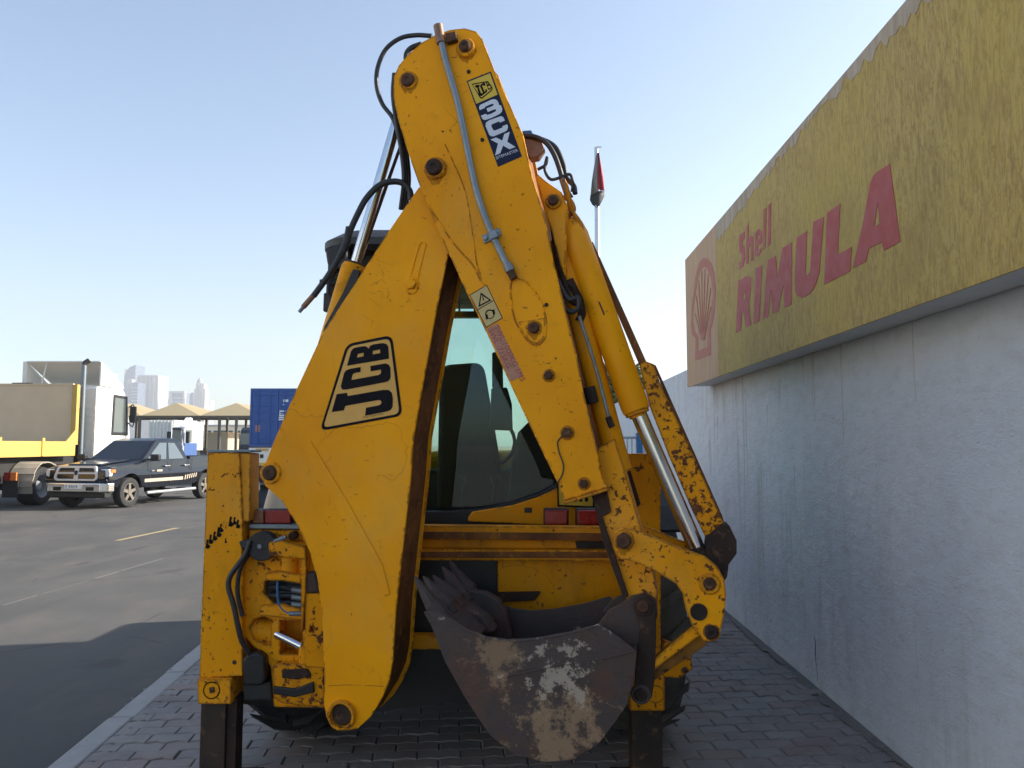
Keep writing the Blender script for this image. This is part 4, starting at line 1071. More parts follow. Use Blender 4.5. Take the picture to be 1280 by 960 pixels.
h2 = hose('hydraulic_hose', [(654, 170, 0.10), (668, 171, 0.09), (682, 178, 0.08), (692, 192, 0.08), (699, 210, 0.08), (704, 228, 0.08)], 0.0115)
hose('hydraulic_hose', [(658, 172, 0.15), (676, 174, 0.15), (694, 184, 0.14), (704, 205, 0.13), (708, 222, 0.12), (717, 232, 0.11), (719, 242, 0.1)], 0.0115)
hose('hydraulic_hose', [(672, 212, 0.05), (682, 206, 0.05), (684, 196, 0.05), (681, 212, 0.05), (688, 224, 0.05), (700, 222, 0.07), (712, 218, 0.08), (716, 228, 0.08), (715, 240, 0.09)], 0.007)
hose('hose_end', [(702, 222, 0.08), (709, 243, 0.09)], 0.014, 'copper_fitting', h2)
hose('hose_end', [(709, 240, 0.09), (714, 248, 0.10)], 0.012, 'rust_pin', h2)
vb = bprism('pipe_block', [(655, 172), (676, 174), (680, 184), (672, 196), (662, 198), (656, 188)], 0.10, 0.06, 'copper_fitting')
bprism('blue_cap', [(652, 163), (664, 162), (667, 168), (656, 174)], 0.10, 0.04, 'hose_blue', vb, bevel=0.006)

# ---- stabiliser legs
LY = 3.62
def fp_(px, py, Y): return at(px, py, Y)
def fprism(name, pts, Y, th, mat, parent=None, holes=(), bevel=0.004, seg=2):
    bm = NB(); prism3(bm, [at(x, y, Y) for x, y in pts], (0, th, 0), [[at(x, y, Y) for x, y in h] for h in holes])
    return mk(name, bm, mat, parent or bl, bevel=bevel, seg=seg)
def fcyl(name, px, py, r, Y, th, mat, parent=None, seg=24, prof=None):
    k = Y / FPX; c = at(px, py, Y); bm = NB()
    lathe(bm, c + Vector((0, th, 0)), (0, -1, 0), prof or [(0, r * k), (th - 0.004, r * k), (th, r * k - 0.004), (th, 0.0)], seg)
    return mk(name, bm, mat, parent or bl, smooth=True)
lg = fprism('stabiliser_leg', [(259.5, 566), (299, 566), (303, 650), (303, 845), (249, 848), (251, 780)], LY, 0.145, 'yellow_leg')
fprism('leg_flange', [(299.5, 566), (313, 567), (312, 652), (303.5, 652)], LY + 0.01, 0.13, 'yellow_frame', lg)
fprism('leg_cap', [(259, 562.5), (314, 562.5), (314, 565.6), (259, 565.6)], LY - 0.004, 0.155, 'galvanised', lg)
col = fprism('leg_collar', [(246, 849), (289, 849), (289, 880.5), (247, 880.5)], LY - 0.022, 0.19, 'yellow_worn', lg, bevel=0.006)
fcyl('collar_pin', 264.5, 863, 10, LY - 0.022, 0.012, 'yellow_worn', lg, prof=[(0, 0.042), (0.010, 0.042), (0.012, 0.040), (0.012, 0.034), (0.005, 0.033), (0.005, 0.0)])
fprism('pin_centre', [(261, 860), (267, 859), (268, 865.5), (262, 867)], LY - 0.030, 0.010, 'rust_pin', lg, bevel=0.002)
bm = NB(); a_ = at(250.5, 882, LY); b_ = at(294, 882, LY); box2(bm, (a_.x, LY + 0.005, 0.03), (b_.x - 0.045, LY + 0.12, a_.z + 0.2)); mk('inner_leg', bm, 'leg_steel', lg, bevel=0.004)
bm = NB(); box2(bm, (b_.x - 0.043, LY + 0.02, 0.03), (b_.x, LY + 0.11, a_.z + 0.03)); mk('leg_shade_face', bm, 'rust_dark', lg)  # darker strip colours in the shaded side face of the inner leg
bm = NB(); box2(bm, (a_.x - 0.09, LY - 0.07, 0.0), (b_.x + 0.07, LY + 0.24, 0.03)); mk('foot_pad', bm, 'leg_steel', lg, bevel=0.006)
# weathered hand-painted marks
rr = random.Random(8)
for (x, y, s_) in ((259, 680, 6), (263, 674, 6), (268, 670, 6), (273, 665, 6.5), (276, 660, 5.5), (288, 652, 6.5), (293, 651, 5), (297, 655, 5.5), (282, 676, 3)):
    fprism('paint_mark', [(x - s_ * .4, y + s_ * .9), (x - s_ * .1, y - s_), (x + s_ * .35, y - s_ * .8), (x + s_ * .1, y - s_ * .1), (x + s_ * .7, y + s_ * .5), (x + s_ * .3, y + s_)], LY - 0.0012, 0.002, 'decal_black', lg, bevel=0)
rg = fprism('stabiliser_leg', [(776, 567), (826, 567), (826, 838), (790, 838), (780, 700)], LY, 0.145, 'yellow_frame')
fprism('leg_slot', [(781, 591), (788, 588), (801, 630), (795, 636)], LY - 0.003, 0.01, 'rust_dark', rg, bevel=0.001)
fprism('leg_collar', [(787, 838), (831, 838), (831, 889), (787, 889)], LY - 0.02, 0.19, 'yellow_worn', rg, bevel=0.006)
fcyl('collar_pin', 820, 868, 10, LY - 0.022, 0.012, 'yellow_worn', rg, prof=[(0, 0.042), (0.010, 0.042), (0.012, 0.040), (0.012, 0.034), (0.005, 0.033), (0.005, 0.0)])
a_ = at(790, 890, LY); b_ = at(828, 890, LY)
bm = NB(); box2(bm, (a_.x, LY + 0.005, 0.03), (b_.x, LY + 0.12, a_.z + 0.2)); mk('inner_leg', bm, 'leg_steel', rg, bevel=0.004)
bm = NB(); box2(bm, (a_.x - 0.08, LY - 0.07, 0.0), (b_.x + 0.08, LY + 0.24, 0.03)); mk('foot_pad', bm, 'leg_steel', rg, bevel=0.006)
# lug low on the right of the leg
fprism('tie_lug', [(829, 800), (862, 812), (866, 836), (850, 848), (829, 846)], LY + 0.02, 0.03, 'yellow_worn', rg, holes=[circ(856, 838, 4, 12)])

# ---- rear frame: beams, plate, carriage
FYY = 3.80
fr = fprism('rear_frame', [(300, 655), (782, 659), (790, 677), (300, 672)], FYY, 0.08, 'yellow_frame', bevel=0.006)
fprism('beam_edge', [(300, 662.5), (782, 667), (786, 676), (300, 671)], FYY - 0.012, 0.010, 'rust_web', fr, bevel=0.002)
fprism('lower_beam', [(300, 685), (786, 688), (792, 702), (300, 699)], FYY - 0.01, 0.10, 'yellow_frame', fr, bevel=0.006)
fprism('beam_edge', [(300, 689.5), (780, 690), (782, 697.5), (300, 697.5)], FYY - 0.022, 0.010, 'rust_web', fr, bevel=0.002)
fprism('frame_back', [(300, 668), (786, 668), (786, 692), (300, 692)], FYY + 0.06, 0.02, 'yellow_frame', fr, bevel=0)
fprism('frame_slot', [(719, 676), (760, 676), (762, 687), (721, 687)], FYY + 0.054, 0.008, 'grease_shade_black', fr, bevel=0)
fprism('frame_plate', [(622, 698), (776, 698), (784, 768), (782, 800), (622, 800)], FYY + 0.06, 0.03, 'yellow_frame', fr, bevel=0.004)
fprism('lower_rail', [(500, 795), (800, 795), (800, 812), (500, 812)], FYY - 0.01, 0.08, 'yellow_frame', fr, bevel=0.004)
fprism('frame_bracket', [(620, 741), (676, 740), (668, 751), (620, 753)], FYY + 0.03, 0.03, 'rust_dark', fr)
fprism('shadow_panel', [(300, 700), (621, 700), (621, 884), (560, 878), (470, 890), (300, 880)], FYY + 0.10, 0.05, 'grease_shade_black', fr, bevel=0)  # dark sheet standing in for the deep shadow under the machine
# the top of the frame left of the boom
fprism('frame_deck', [(311, 655), (395, 656), (395, 662), (311, 661)], FYY - 0.13, 0.36, 'galvanised', fr)
fprism('frame_cheek', [(311, 661.5), (395, 662.5), (395, 700), (345, 700), (311, 690)], FYY - 0.11, 0.05, 'yellow_worn', fr)
# carriage casting
CY = 3.66
ca = fprism('carriage', [(303, 700), (318, 690), (345, 694), (398, 694), (404, 740), (406, 800), (407, 884), (342, 884), (338, 835), (330, 818), (316, 808), (306, 796), (297, 762)], CY, 0.10, 'yellow_worn',
            holes=[[(331, 728), (334, 722), (376, 722), (376, 757), (344, 756), (330, 742)], [(312, 785), (318, 774), (330, 771), (338, 775), (338, 806), (332, 806), (318, 799)], [(350, 776), (378, 776), (378, 798), (372, 818), (350, 818)], [(389, 811), (401, 812), (402, 830), (374, 830), (374, 824), (389, 824)]], bevel=0.006, seg=3)
fprism('casting_back', [(306, 715), (404, 715), (404, 884), (345, 884), (312, 800)], CY + 0.11, 0.03, 'yellow_frame', ca, bevel=0)
bm = NB(); cyl(bm, at(345, 792, CY + 0.07), at(318, 786, CY + 0.07), 0.062, seg=24); mk('swing_ram', bm, 'yellow_worn', ca, smooth=True)
bm = NB(); cyl(bm, at(346, 792, CY + 0.02), at(378, 808, CY - 0.02), 0.023, seg=20); mk('swing_rod', bm, 'chrome', ca, smooth=True)
bm = NB(); cyl(bm, at(383, 806, CY - 0.015), at(383, 828, CY - 0.015), 0.036, seg=20); mk('rod_eye', bm, 'yellow_worn', ca, smooth=True)
fprism('upper_lug', [(335, 678), (352, 675), (362, 679), (382, 683), (383, 700), (360, 697), (336, 695)], CY - 0.07, 0.16, 'yellow_worn', ca, bevel=0.006)
bm = NB(); cyl(bm, at(362, 694, CY - 0.0), at(362, 718, CY - 0.0), 0.042, seg=22); mk('king_boss', bm, 'yellow_worn', ca, smooth=True)
fprism('middle_lug', [(331, 717), (352, 714), (376, 719), (377, 730), (352, 726), (331, 726)], CY - 0.06, 0.15, 'yellow_worn', ca, bevel=0.005)
fprism('lower_lug', [(324, 758), (352, 755), (380, 763), (380, 776), (348, 772), (324, 770)], CY - 0.04, 0.12, 'yellow_worn', ca, bevel=0.006)
fprism('side_strap', [(376, 692), (383, 693), (382, 742), (378, 790), (376, 790)], CY - 0.06, 0.10, 'yellow_worn', ca)
fprism('worn_cam', [(380, 717), (394, 715), (400, 740), (392, 742), (381, 741)], CY - 0.05, 0.08, 'bucket_steel', ca, bevel=0.01)
fprism('king_post', [(381, 742), (404, 742), (407, 800), (407, 836), (381, 834), (377, 812), (381, 790)], CY - 0.05, 0.11, 'yellow_worn', ca, holes=[[(388, 783), (393, 785), (392, 791), (387, 790)]], bevel=0.006)
fprism('lower_bracket', [(341, 830), (406, 828), (407, 886), (352, 880), (341, 872)], CY - 0.045, 0.15, 'yellow_battered', ca, bevel=0.012, seg=3)
fprism('grease_band', [(341, 858), (370, 861), (392, 852), (393, 866), (368, 872), (341, 868)], CY - 0.055, 0.02, 'grease_shade_black', ca, bevel=0.006)
fprism('grease_band', [(352, 838), (384, 836), (389, 845), (372, 850), (352, 848)], CY - 0.055, 0.02, 'rust_dark', ca, bevel=0.006)
# hose bundle behind the window of the casting
for k in range(7):
    y = 727 + k * 4.6; rr = random.Random(k)
    bm = NB(); tube(bm, [at(330 + rr.uniform(-3, 4), y + rr.uniform(-4, 8), CY + 0.05), at(348, y + rr.uniform(-3, 3), CY + rr.uniform(-0.02, 0.05)), at(378, y + rr.uniform(-2, 6), CY + 0.0)], 0.012, 8); mk('hose', bm, 'hose', ca, smooth=True)
for k in range(3):
    bm = NB(); cyl(bm, at(365, 737 + k * 9, CY - 0.02), at(377, 738.5 + k * 9, CY - 0.02), 0.014, seg=10); mk('hose_ferrule', bm, 'galvanised', ca, smooth=True)
bm = NB(); tube(bm, [at(347, 722, CY - 0.03), at(347, 745, CY - 0.035), at(350, 757, CY - 0.035), at(358, 765, CY - 0.035), at(368, 767, CY - 0.035)], 0.0065, 8); mk('blue_hose', bm, 'hose_blue', ca, smooth=True)
bm = NB(); cyl(bm, at(362, 767, CY - 0.04), at(377, 767, CY - 0.04), 0.012, seg=10); mk('hose_ferrule', bm, 'galvanised', ca, smooth=True)
rd = fcyl('rubber_roller', 327, 683, 18, CY - 0.06, 0.05, 'rubber', ca, 28)
fcyl('roller_bolt', 324, 683.5, 3.6, CY - 0.066, 0.012, 'galvanised', rd, 6)
fcyl('bolt', 365, 670, 5.2, CY - 0.02, 0.06, 'rust_dark', ca, 12)
bm = NB(); cyl(bm, at(343, 677, CY - 0.06), at(358, 671, CY - 0.06), 0.011, seg=8); mk('clamp_screw', bm, 'galvanised', ca, smooth=True)
fprism('dark_clip', [(298, 677), (310, 674), (313, 684), (302, 687)], LY - 0.02, 0.06, 'grease_shade_black', ca, bevel=0.006)
bm = NB(); tube(bm, [at(313, 676, LY - 0.02), at(306, 694, LY - 0.03), at(296, 708, LY - 0.04), at(287, 722, LY - 0.045), at(286, 736, LY - 0.045), at(292, 756, LY - 0.045), at(297, 780, LY - 0.04), at(302, 800, LY - 0.03), at(312, 818, LY + 0.0)], 0.0125, 10); mk('hydraulic_hose', bm, 'hose', ca, smooth=True)
bm = NB(); tube(bm, [at(312, 690, LY + 0.0), at(300, 712, LY + 0.0), at(297, 740, LY + 0.0), at(303, 770, LY + 0.0)], 0.011, 10); mk('hydraulic_hose', bm, 'hose', ca, smooth=True)
vb = fprism('lock_valve', [(302, 826), (309, 817), (322, 815), (331, 822), (332, 850), (326, 858), (304, 858)], LY - 0.01, 0.1, 'grease_shade_black', ca, bevel=0.014, seg=3)
fprism('valve_foot', [(303, 856), (338, 852), (340, 876), (304, 876)], LY + 0.02, 0.1, 'black_plastic', vb, bevel=0.008)
fcyl('leg_hole', 293, 828, 3.6, LY - 0.001, 0.01, 'grease_shade_black', lg, 12)

# ---- tail lamps, number plate and rear panel below the window
PY = 4.22
rp = fprism('rear_panel', [(585, 647), (590, 640), (640, 632), (672, 622), (696, 611), (700, 606), (775, 606), (775, 660), (585, 652)], PY, 0.03, 'yellow_ram', bevel=0.006, seg=3)
fprism('panel_slot', [(655.5, 634.5), (665, 634.5), (665, 641), (655.5, 641)], PY - 0.002, 0.006, 'grease_shade_black', rp, bevel=0.001)
npz = fprism('number_plate', [(697, 600), (742, 604), (742, 634), (698, 632)], PY - 0.02, 0.01, 'decal_yellow', rp, bevel=0.003)
fprism('plate_border', [(696, 599), (743, 603), (743, 635), (697, 633)], PY - 0.023, 0.004, 'decal_black', npz, holes=[[(698, 601), (741, 605), (741, 633), (699, 631)]], bevel=0)
for x in (717, 724, 731): fprism('plate_character', [(x, 620), (x + 4, 620), (x + 4, 627), (x, 627)], PY - 0.022, 0.003, 'decal_black', npz, bevel=0)
for x0_, x1_ in ((681.5, 710), (722, 750)):
    hs = fprism('tail_lamp', [(x0_ - 1.5, 636), (x1_ + 1, 636), (x1_ + 1, 658), (x0_ - 1.5, 658)], 3.93, 0.08, 'black_plastic', bevel=0.006)
    fprism('lamp_lens', [(x0_, 638), (x1_ - 1, 638), (x1_ - 1, 656), (x0_, 656)], 3.915, 0.016, 'lens_red', hs, bevel=0.006, seg=3)
hs = fprism('tail_lamp', [(314, 637), (364, 637), (364, 655), (314, 655)], 3.70, 0.07, 'black_plastic', bevel=0.006)
fprism('lamp_lens', [(315.5, 638), (329.5, 638), (329.5, 654.5), (315.5, 654.5)], 3.685, 0.016, 'lens_amber', hs, bevel=0.006, seg=3)
fprism('lamp_lens', [(330.5, 638), (363, 638), (363, 654.5), (330.5, 654.5)], 3.685, 0.016, 'lens_red', hs, bevel=0.006, seg=3)

# ---- cab
CY0, CY1 = 4.36, 5.95
cx0, cx1 = -1.07, 0.33
cab = bpy.data.objects.new('cab', None); link(cab, bl); cab.location = (0, 0, 0); WL[cab] = WL[bl]
def cbox(name, a, b, mat, bevel=0.0, seg=2):
    bm = NB(); box2(bm, a, b); return mk(name, bm, mat, cab, bevel=bevel, seg=seg)
bm = NB()                                          # domed roof
rz = 2.62
ring = []
for (ins_, z) in ((0.0, 2.70), (-0.03, 2.73), (-0.03, 2.77), (0.04, 2.83), (0.16, 2.86), (0.34, 2.87)):
    x0_, x1_, y0_, y1_ = cx0 + ins_, cx1 - ins_, CY0 - 0.12 + ins_, CY1 + 0.15 - ins_
    rad = 0.2
    r_ = []
    for (cx_, cy_, a0) in ((x1_ - rad, y1_ - rad, 0), (x0_ + rad, y1_ - rad, 90), (x0_ + rad, y0_ + rad, 180), (x1_ - rad, y0_ + rad, 270)):
        for k in range(6):
            a = R(a0 + 90 * k / 5); r_.append(Vector((cx_ + rad * math.cos(a), cy_ + rad * math.sin(a), z)))
    ring.append(r_)
n_ = len(ring[0]); vs = [v for r_ in ring for v in r_]; fs = [(i * n_ + k, i * n_ + (k + 1) % n_, (i + 1) * n_ + (k + 1) % n_, (i + 1) * n_ + k) for i in range(len(ring) - 1) for k in range(n_)]
fs += [list(range(n_)), list(range((len(ring) - 1) * n_, len(ring) * n_))]
add_faces(bm, vs, fs); mk('roof', bm, 'black_plastic', cab, smooth=True)
for x in (cx0, cx1 - 0.07):
    for y, w in ((CY0, 0.08), (5.1, 0.07), (CY1 - 0.07, 0.07)):
        cbox('pillar', (x, y, 0.95), (x + 0.07, y + w, 2.70), 'black_plastic', 0.01)
cbox('rear_header', (cx0, CY0 - 0.01, 2.56), (cx1, CY0 + 0.06, 2.705), 'black_plastic')
cbox('front_header', (cx0, CY1 - 0.08, 2.595), (cx1, CY1, 2.64), 'black_plastic')
bm = NB(); box2(bm, (cx0 + 0.071, CY1 - 0.04, 2.641), (cx1 - 0.071, CY1 - 0.034, 2.70)); mk('top_light', bm, 'cab_glass', cab)
for x in (-0.42, -0.30, 0.0): cbox('header_stay', (x, CY1 - 0.06, 2.641), (x + 0.015, CY1 - 0.042, 2.70), 'black_plastic')
fprism('window_sill', [(500, 640), (560, 639), (600, 636), (640, 628), (672, 617), (700, 603), (740, 590), (740, 680), (500, 680)], CY0 - 0.03, 0.06, 'black_plastic', cab, bevel=0.01)
bm = NB(); box2(bm, (cx0 + 0.071, CY0 + 0.031, 1.0), (cx1 - 0.071, CY0 + 0.037, 2.56)); mk('rear_window', bm, 'cab_glass', cab)
bm = NB(); box2(bm, (cx0 + 0.071, CY1 - 0.04, 1.15), (cx1 - 0.071, CY1 - 0.034, 2.594)); mk('windscreen', bm, 'cab_glass', cab)
for x in (cx0 + 0.03, cx1 - 0.036):
    for y0_, y1_ in ((CY0 + 0.081, 5.099), (5.171, CY1 - 0.071)):
        bm = NB(); box2(bm, (x, y0_, 1.05), (x + 0.006, y1_, 2.699)); mk('side_window', bm, 'cab_glass', cab)
cbox('cab_floor', (cx0, CY0 + 0.04, 0.85), (cx1, CY1, 0.94), 'cab_lining')
cbox('cab_side', (cx0, CY0 + 0.08, 0.945), (cx0 + 0.05, 5.09, 1.04), 'yellow_frame')
cbox('cab_side', (cx1 - 0.05, CY0 + 0.08, 0.945), (cx1, 5.09, 1.04), 'yellow_frame')
cbox('dashboard', (cx0 + 0.1, CY1 - 0.42, 0.945), (cx1 - 0.1, CY1 - 0.08, 1.42), 'cab_lining', 0.06, 3)
cbox('rear_console', (cx0 + 0.08, CY0 + 0.06, 0.945), (cx1 - 0.08, CY0 + 0.24, 1.20), 'cab_lining', 0.03)
st_ = fprism('seat_back', rounded([(545, 665), (549, 456), (604, 452), (640, 665)], 14), 4.92, 0.13, 'seat_cloth', cab, bevel=0.035, seg=3)
bm = NB(); box2(bm, (-0.42, 4.98, 1.12), (0.08, 5.45, 1.28)); mk('seat_cushion', bm, 'seat_cloth', cab, bevel=0.05, seg=3)
cbox('seat_box', (-0.36, 5.0, 0.945), (0.02, 5.4, 1.119), 'cab_lining', 0.02)
# steering column, wheel, levers, side console, hanging box seen dark against the sky
bm = NB(); tube(bm, [Vector((-0.17, 5.62, 1.35)), Vector((-0.17, 5.5, 1.6))], 0.03, 10, 1); mk('steering_column', bm, 'black_plastic', cab, smooth=True)
bm = NB(); tube(bm, [Vector((-0.17 + 0.19 * math.cos(R(a)), 5.5 - 0.08 * math.sin(R(a)), 1.62 + 0.17 * math.sin(R(a)))) for a in range(0, 361, 20)], 0.014, 8, 2); mk('steering_wheel', bm, 'black_plastic', cab, smooth=True)
fprism('side_console', [(648, 540), (664, 524), (700, 560), (700, 640), (632, 640), (640, 575)], 4.75, 0.5, 'cab_lining', cab, bevel=0.03)
fprism('control_box', [(614, 485), (634, 484), (640, 505), (641, 538), (612, 537)], 4.62, 0.12, 'black_plastic', cab, bevel=0.01)
fprism('window_stay', [(615, 440), (628, 440), (629, 485), (615, 485)], 4.66, 0.08, 'black_plastic', cab, bevel=0.01)
for x in (-0.30, -0.12):
    bm = NB(); tube(bm, [Vector((x, CY0 + 0.15, 1.15)), Vector((x + 0.02, CY0 + 0.17, 1.38))], 0.011, 8, 1); mk('control_lever', bm, 'black_plastic', cab, smooth=True)
    bm = NB(); lathe(bm, (x + 0.02, CY0 + 0.17, 1.37), (0, 0, 1), [(0, 0.012), (0.02, 0.026), (0.045, 0.026), (0.06, 0.0)], 12); mk('lever_knob', bm, 'black_plastic', cab, smooth=True)
# work lamp under the roof corner and mirror
wl = fprism('work_lamp', rounded([(406, 312), (432, 300), (436, 336), (410, 336)], 8), 4.16, 0.12, 'black_plastic', cab, bevel=0.012)
fprism('mirror', rounded([(404.5, 366), (414, 365), (412, 390), (403.5, 389)], 2), 4.30, 0.04, 'black_plastic', cab, bevel=0.008)
bm = NB(); tube(bm, [at(424, 330, 4.3), at(412, 352, 4.3), at(410, 368, 4.3)], 0.012, 8); mk('mirror_arm', bm, 'black_plastic', cab, smooth=True)
bm = NB(); tube(bm, [at(400, 352, 4.3), at(422, 354, 4.3)], 0.014, 8, 1); mk('mirror_arm', bm, 'black_plastic', cab, smooth=True)
# ---- body, bonnet, wheels, loader (mostly hidden behind the frame)
bm = NB(); box2(bm, (BX - 0.42, 3.95, 0.55), (BX + 0.42, 8.2, 0.849)); mk('chassis', bm, 'chassis', bl, bevel=0.02)
bm = NB(); box2(bm, (BX - 0.6, 4.0, 0.30), (BX + 0.6, 6.3, 0.549)); mk('belly_shade_block', bm, 'grease_shade_black', bl, bevel=0.04)  # block added below the chassis to keep light out from underneath
bm = NB(); box2(bm, (BX - 0.45, CY1 + 0.02, 0.85), (BX + 0.45, 8.1, 1.55)); mk('bonnet', bm, 'yellow_ram', bl, bevel=0.08, seg=3)
for sx in (-1, 1):
    bm = NB()
    prof_ = [Vector((BX + sx * 0.69, 4.5 + 0.76 * math.cos(R(a)), 0.68 + 0.76 * math.sin(R(a)))) for a in range(20, 146, 12)]
    for p, q in zip(prof_, prof_[1:]):
        add_faces(bm, [p, q, q + Vector((sx * 0.43, 0, 0)), p + Vector((sx * 0.43, 0, 0))], [(0, 1, 2, 3)])
    fd = mk('fender', bm, 'black_plastic', bl); m_ = fd.modifiers.new('thick', 'SOLIDIFY'); m_.thickness = 0.02
def agri_wheel(x0_, x1_, yc, r, mat, name, lugs=22):
    w = x1_ - x0_; xc = (x0_ + x1_) / 2
    bm = NB()
    lathe(bm, (x0_, yc, r), (1, 0, 0), [(0.06 * w, r * 0.62), (0.0, r * 0.74), (0.03 * w, r * 0.88), (0.14 * w, r * 0.945), (0.5 * w, r * 0.955), (0.86 * w, r * 0.945), (0.97 * w, r * 0.88), (w, r * 0.74), (0.94 * w, r * 0.62)], 48, closed=True)
    tyre = mk(name, bm, mat, bl, smooth=True)
    for sgn in (-1, 1):
        for k in range(lugs):
            a = 2 * math.pi * (k + (0.5 if sgn > 0 else 0)) / lugs
            bm = NB(); vs = []
            for (u, da) in ((0.02, 0.0), (0.25, 0.09), (0.50, 0.22)):
                xx = xc + sgn * w * u; aa = a - da
                for (rr_, hw) in ((r * 0.93, 0.045), (r * 1.0, 0.030)):
                    for s_ in (-1, 1):
                        an = aa + s_ * hw * 0.8 / r
                        rl = rr_ * (0.93 if (u > 0.45 and rr_ > r * 0.95) else 1.0)
                        vs.append(Vector((xx, yc + rl * math.cos(an), r + rl * math.sin(an))))
            fs = []
            for i in range(2):
                b0, b1 = i * 4, (i + 1) * 4
                fs += [(b0, b1, b1 + 1, b0 + 1), (b0 + 1, b1 + 1, b1 + 3, b0 + 3), (b0 + 3, b1 + 3, b1 + 2, b0 + 2), (b0 + 2, b1 + 2, b1, b0)]
            fs += [(0, 1, 3, 2), (8, 10, 11, 9)]
            add_faces(bm, vs, fs); mk('tread_lug', bm, mat, tyre)
    bm = NB(); lathe(bm, (x0_ + 0.1 * w, yc, r), (1, 0, 0), [(0, r * 0.6), (0.05, r * 0.6), (0.12, r * 0.5), (0.2, r * 0.2), (0.6 * w, r * 0.2), (0.7 * w, r * 0.6), (0.8 * w, r * 0.6)], 32)
    mk('rim', bm, 'white_shade', tyre, smooth=True)
    return tyre
agri_wheel(BX - 1.13, BX - 0.70, 4.52, 0.67, 'tyre', 'rear_tyre')
agri_wheel(BX + 0.70, BX + 1.15, 4.52, 0.67, 'tyre_dusty', 'rear_tyre')
agri_wheel(BX - 1.0, BX - 0.68, 6.75, 0.45, 'tyre', 'front_tyre', 14)
agri_wheel(BX + 0.68, BX + 1.0, 6.75, 0.45, 'tyre', 'front_tyre', 14)
bm = NB(); cyl(bm, (BX - 0.8, 4.52, 0.67), (BX + 0.85, 4.52, 0.67), 0.09, seg=14); mk('axle', bm, 'grease_shade_black', bl, smooth=True)
bm = NB(); cyl(bm, (BX - 0.8, 6.75, 0.45), (BX + 0.8, 6.75, 0.45), 0.06, seg=14); mk('axle', bm, 'grease_shade_black', bl, smooth=True)
for sx in (-1, 1):
    bm = NB()
    pts = [Vector((BX + sx * 0.5, y, z)) for y, z in ((6.1, 1.35), (6.25, 1.5), (7.8, 1.0), (8.3, 0.45), (8.2, 0.3), (7.6, 0.78))]
    prism3(bm, pts, (sx * 0.07, 0, 0)); mk('loader_arm', bm, 'yellow_frame', bl, bevel=0.01)
bm = NB(); pts = [Vector((BX - 1.1, y, z)) for y, z in ((8.2, 0.05), (9.1, 0.05), (9.1, 0.09), (8.3, 0.12), (8.25, 0.55), (8.5, 0.9), (8.44, 0.92), (8.15, 0.55))]
prism3(bm, pts, (2.2, 0, 0)); mk('front_shovel', bm, 'yellow_frame', bl, bevel=0.006)
# ---- traffic cone on the fender
CNY = 3.90
cb = at(358, 655, FYY - 0.13)
cb = Vector((at(358, 640, CNY).x, CNY, cb.z))
cn = thing('traffic_cone', 'pale traffic cone on the machine between left leg and boom', 'traffic cone', cb)
z0 = cb.z + 0.001
bm = NB(); box2(bm, (cb.x - 0.125, CNY - 0.12, z0), (cb.x + 0.125, CNY + 0.12, z0 + 0.025)); mk('cone_base', bm, 'lens_red', cn, bevel=0.008)
bm = NB(); lathe(bm, (cb.x, CNY, z0 + 0.025), (0, 0, 1), [(0, 0.118), (0.05, 0.108), (0.34, 0.035), (0.355, 0.02)], 24); mk('cone_body', bm, 'cone_white', cn, smooth=True)

# ------------------------------------------------------------------ vehicles across the road
def wheel(parent, x, y, r, w, side, name='wheel', spokes=5, rim='rim_alloy', tyre='tyre'):
    """local frame: axle along x, outer face towards side"""
    bm = NB(); x0_ = x - w / 2
    lathe(bm, (x0_, y, r), (1, 0, 0), [(0.05 * w, r * 0.62), (0.0, r * 0.78), (0.06 * w, r * 0.95), (0.2 * w, r), (0.8 * w, r), (0.94 * w, r * 0.95), (w, r * 0.78), (0.95 * w, r * 0.62)], 36, closed=True)
    ty = mk(name, bm, tyre, parent, world=False, smooth=True)
    xo = x + side * w * 0.42
    bm = NB()
    lathe(bm, (xo, y, r), (-side, 0, 0), [(0, r * 0.66), (0.0, r * 0.60), (0.05, r * 0.55), (w * 0.55, r * 0.54), (w * 0.55, 0.0)], 32, cap=(False, False))
    mk('rim', bm, rim if not spokes else 'chassis', ty, world=False, smooth=True)
    if spokes:
        bm = NB()
        lathe(bm, (xo, y, r), (-side, 0, 0), [(-0.004, r * 0.67), (-0.008, r * 0.60), (0.02, r * 0.57)], 32, cap=(False, False))
        for k in range(spokes):
            a = 2 * math.pi * k / spokes + 0.3
            c, s_ = math.cos(a), math.sin(a)
            P = []
            for (rr_, hw) in ((0.10, 0.11), (0.60, 0.10)):
                for h in (-1, 1):
                    P.append(Vector((xo - side * 0.03, y + r * (rr_ * c - h * hw * s_), r + r * (rr_ * s_ + h * hw * c))))
            prism3(bm, [P[0], P[1], P[3], P[2]], (side * 0.03, 0, 0))
        cyl(bm, (xo - side * 0.03, y, r), (xo + side * 0.01, y, r), r * 0.17, seg=14)
        mk('spokes', bm, rim, ty, world=False)
    else:
        bm = NB(); lathe(bm, (xo - side * w * 0.5, y, r), (side, 0, 0), [(0, r * 0.3), (w * 0.25, r * 0.26), (w * 0.35, r * 0.2), (w * 0.35, 0.0)], 18); mk('hub', bm, rim, ty, world=False, smooth=True)
    return ty
def arch(yc, zc, r, z0_, n=10):
    a0 = math.asin((z0_ - zc) / r)
    return [(yc + r * math.cos(a0 + (math.pi - 2 * a0) * i / n), zc + r * math.sin(a0 + (math.pi - 2 * a0) * i / n)) for i in range(n + 1)]

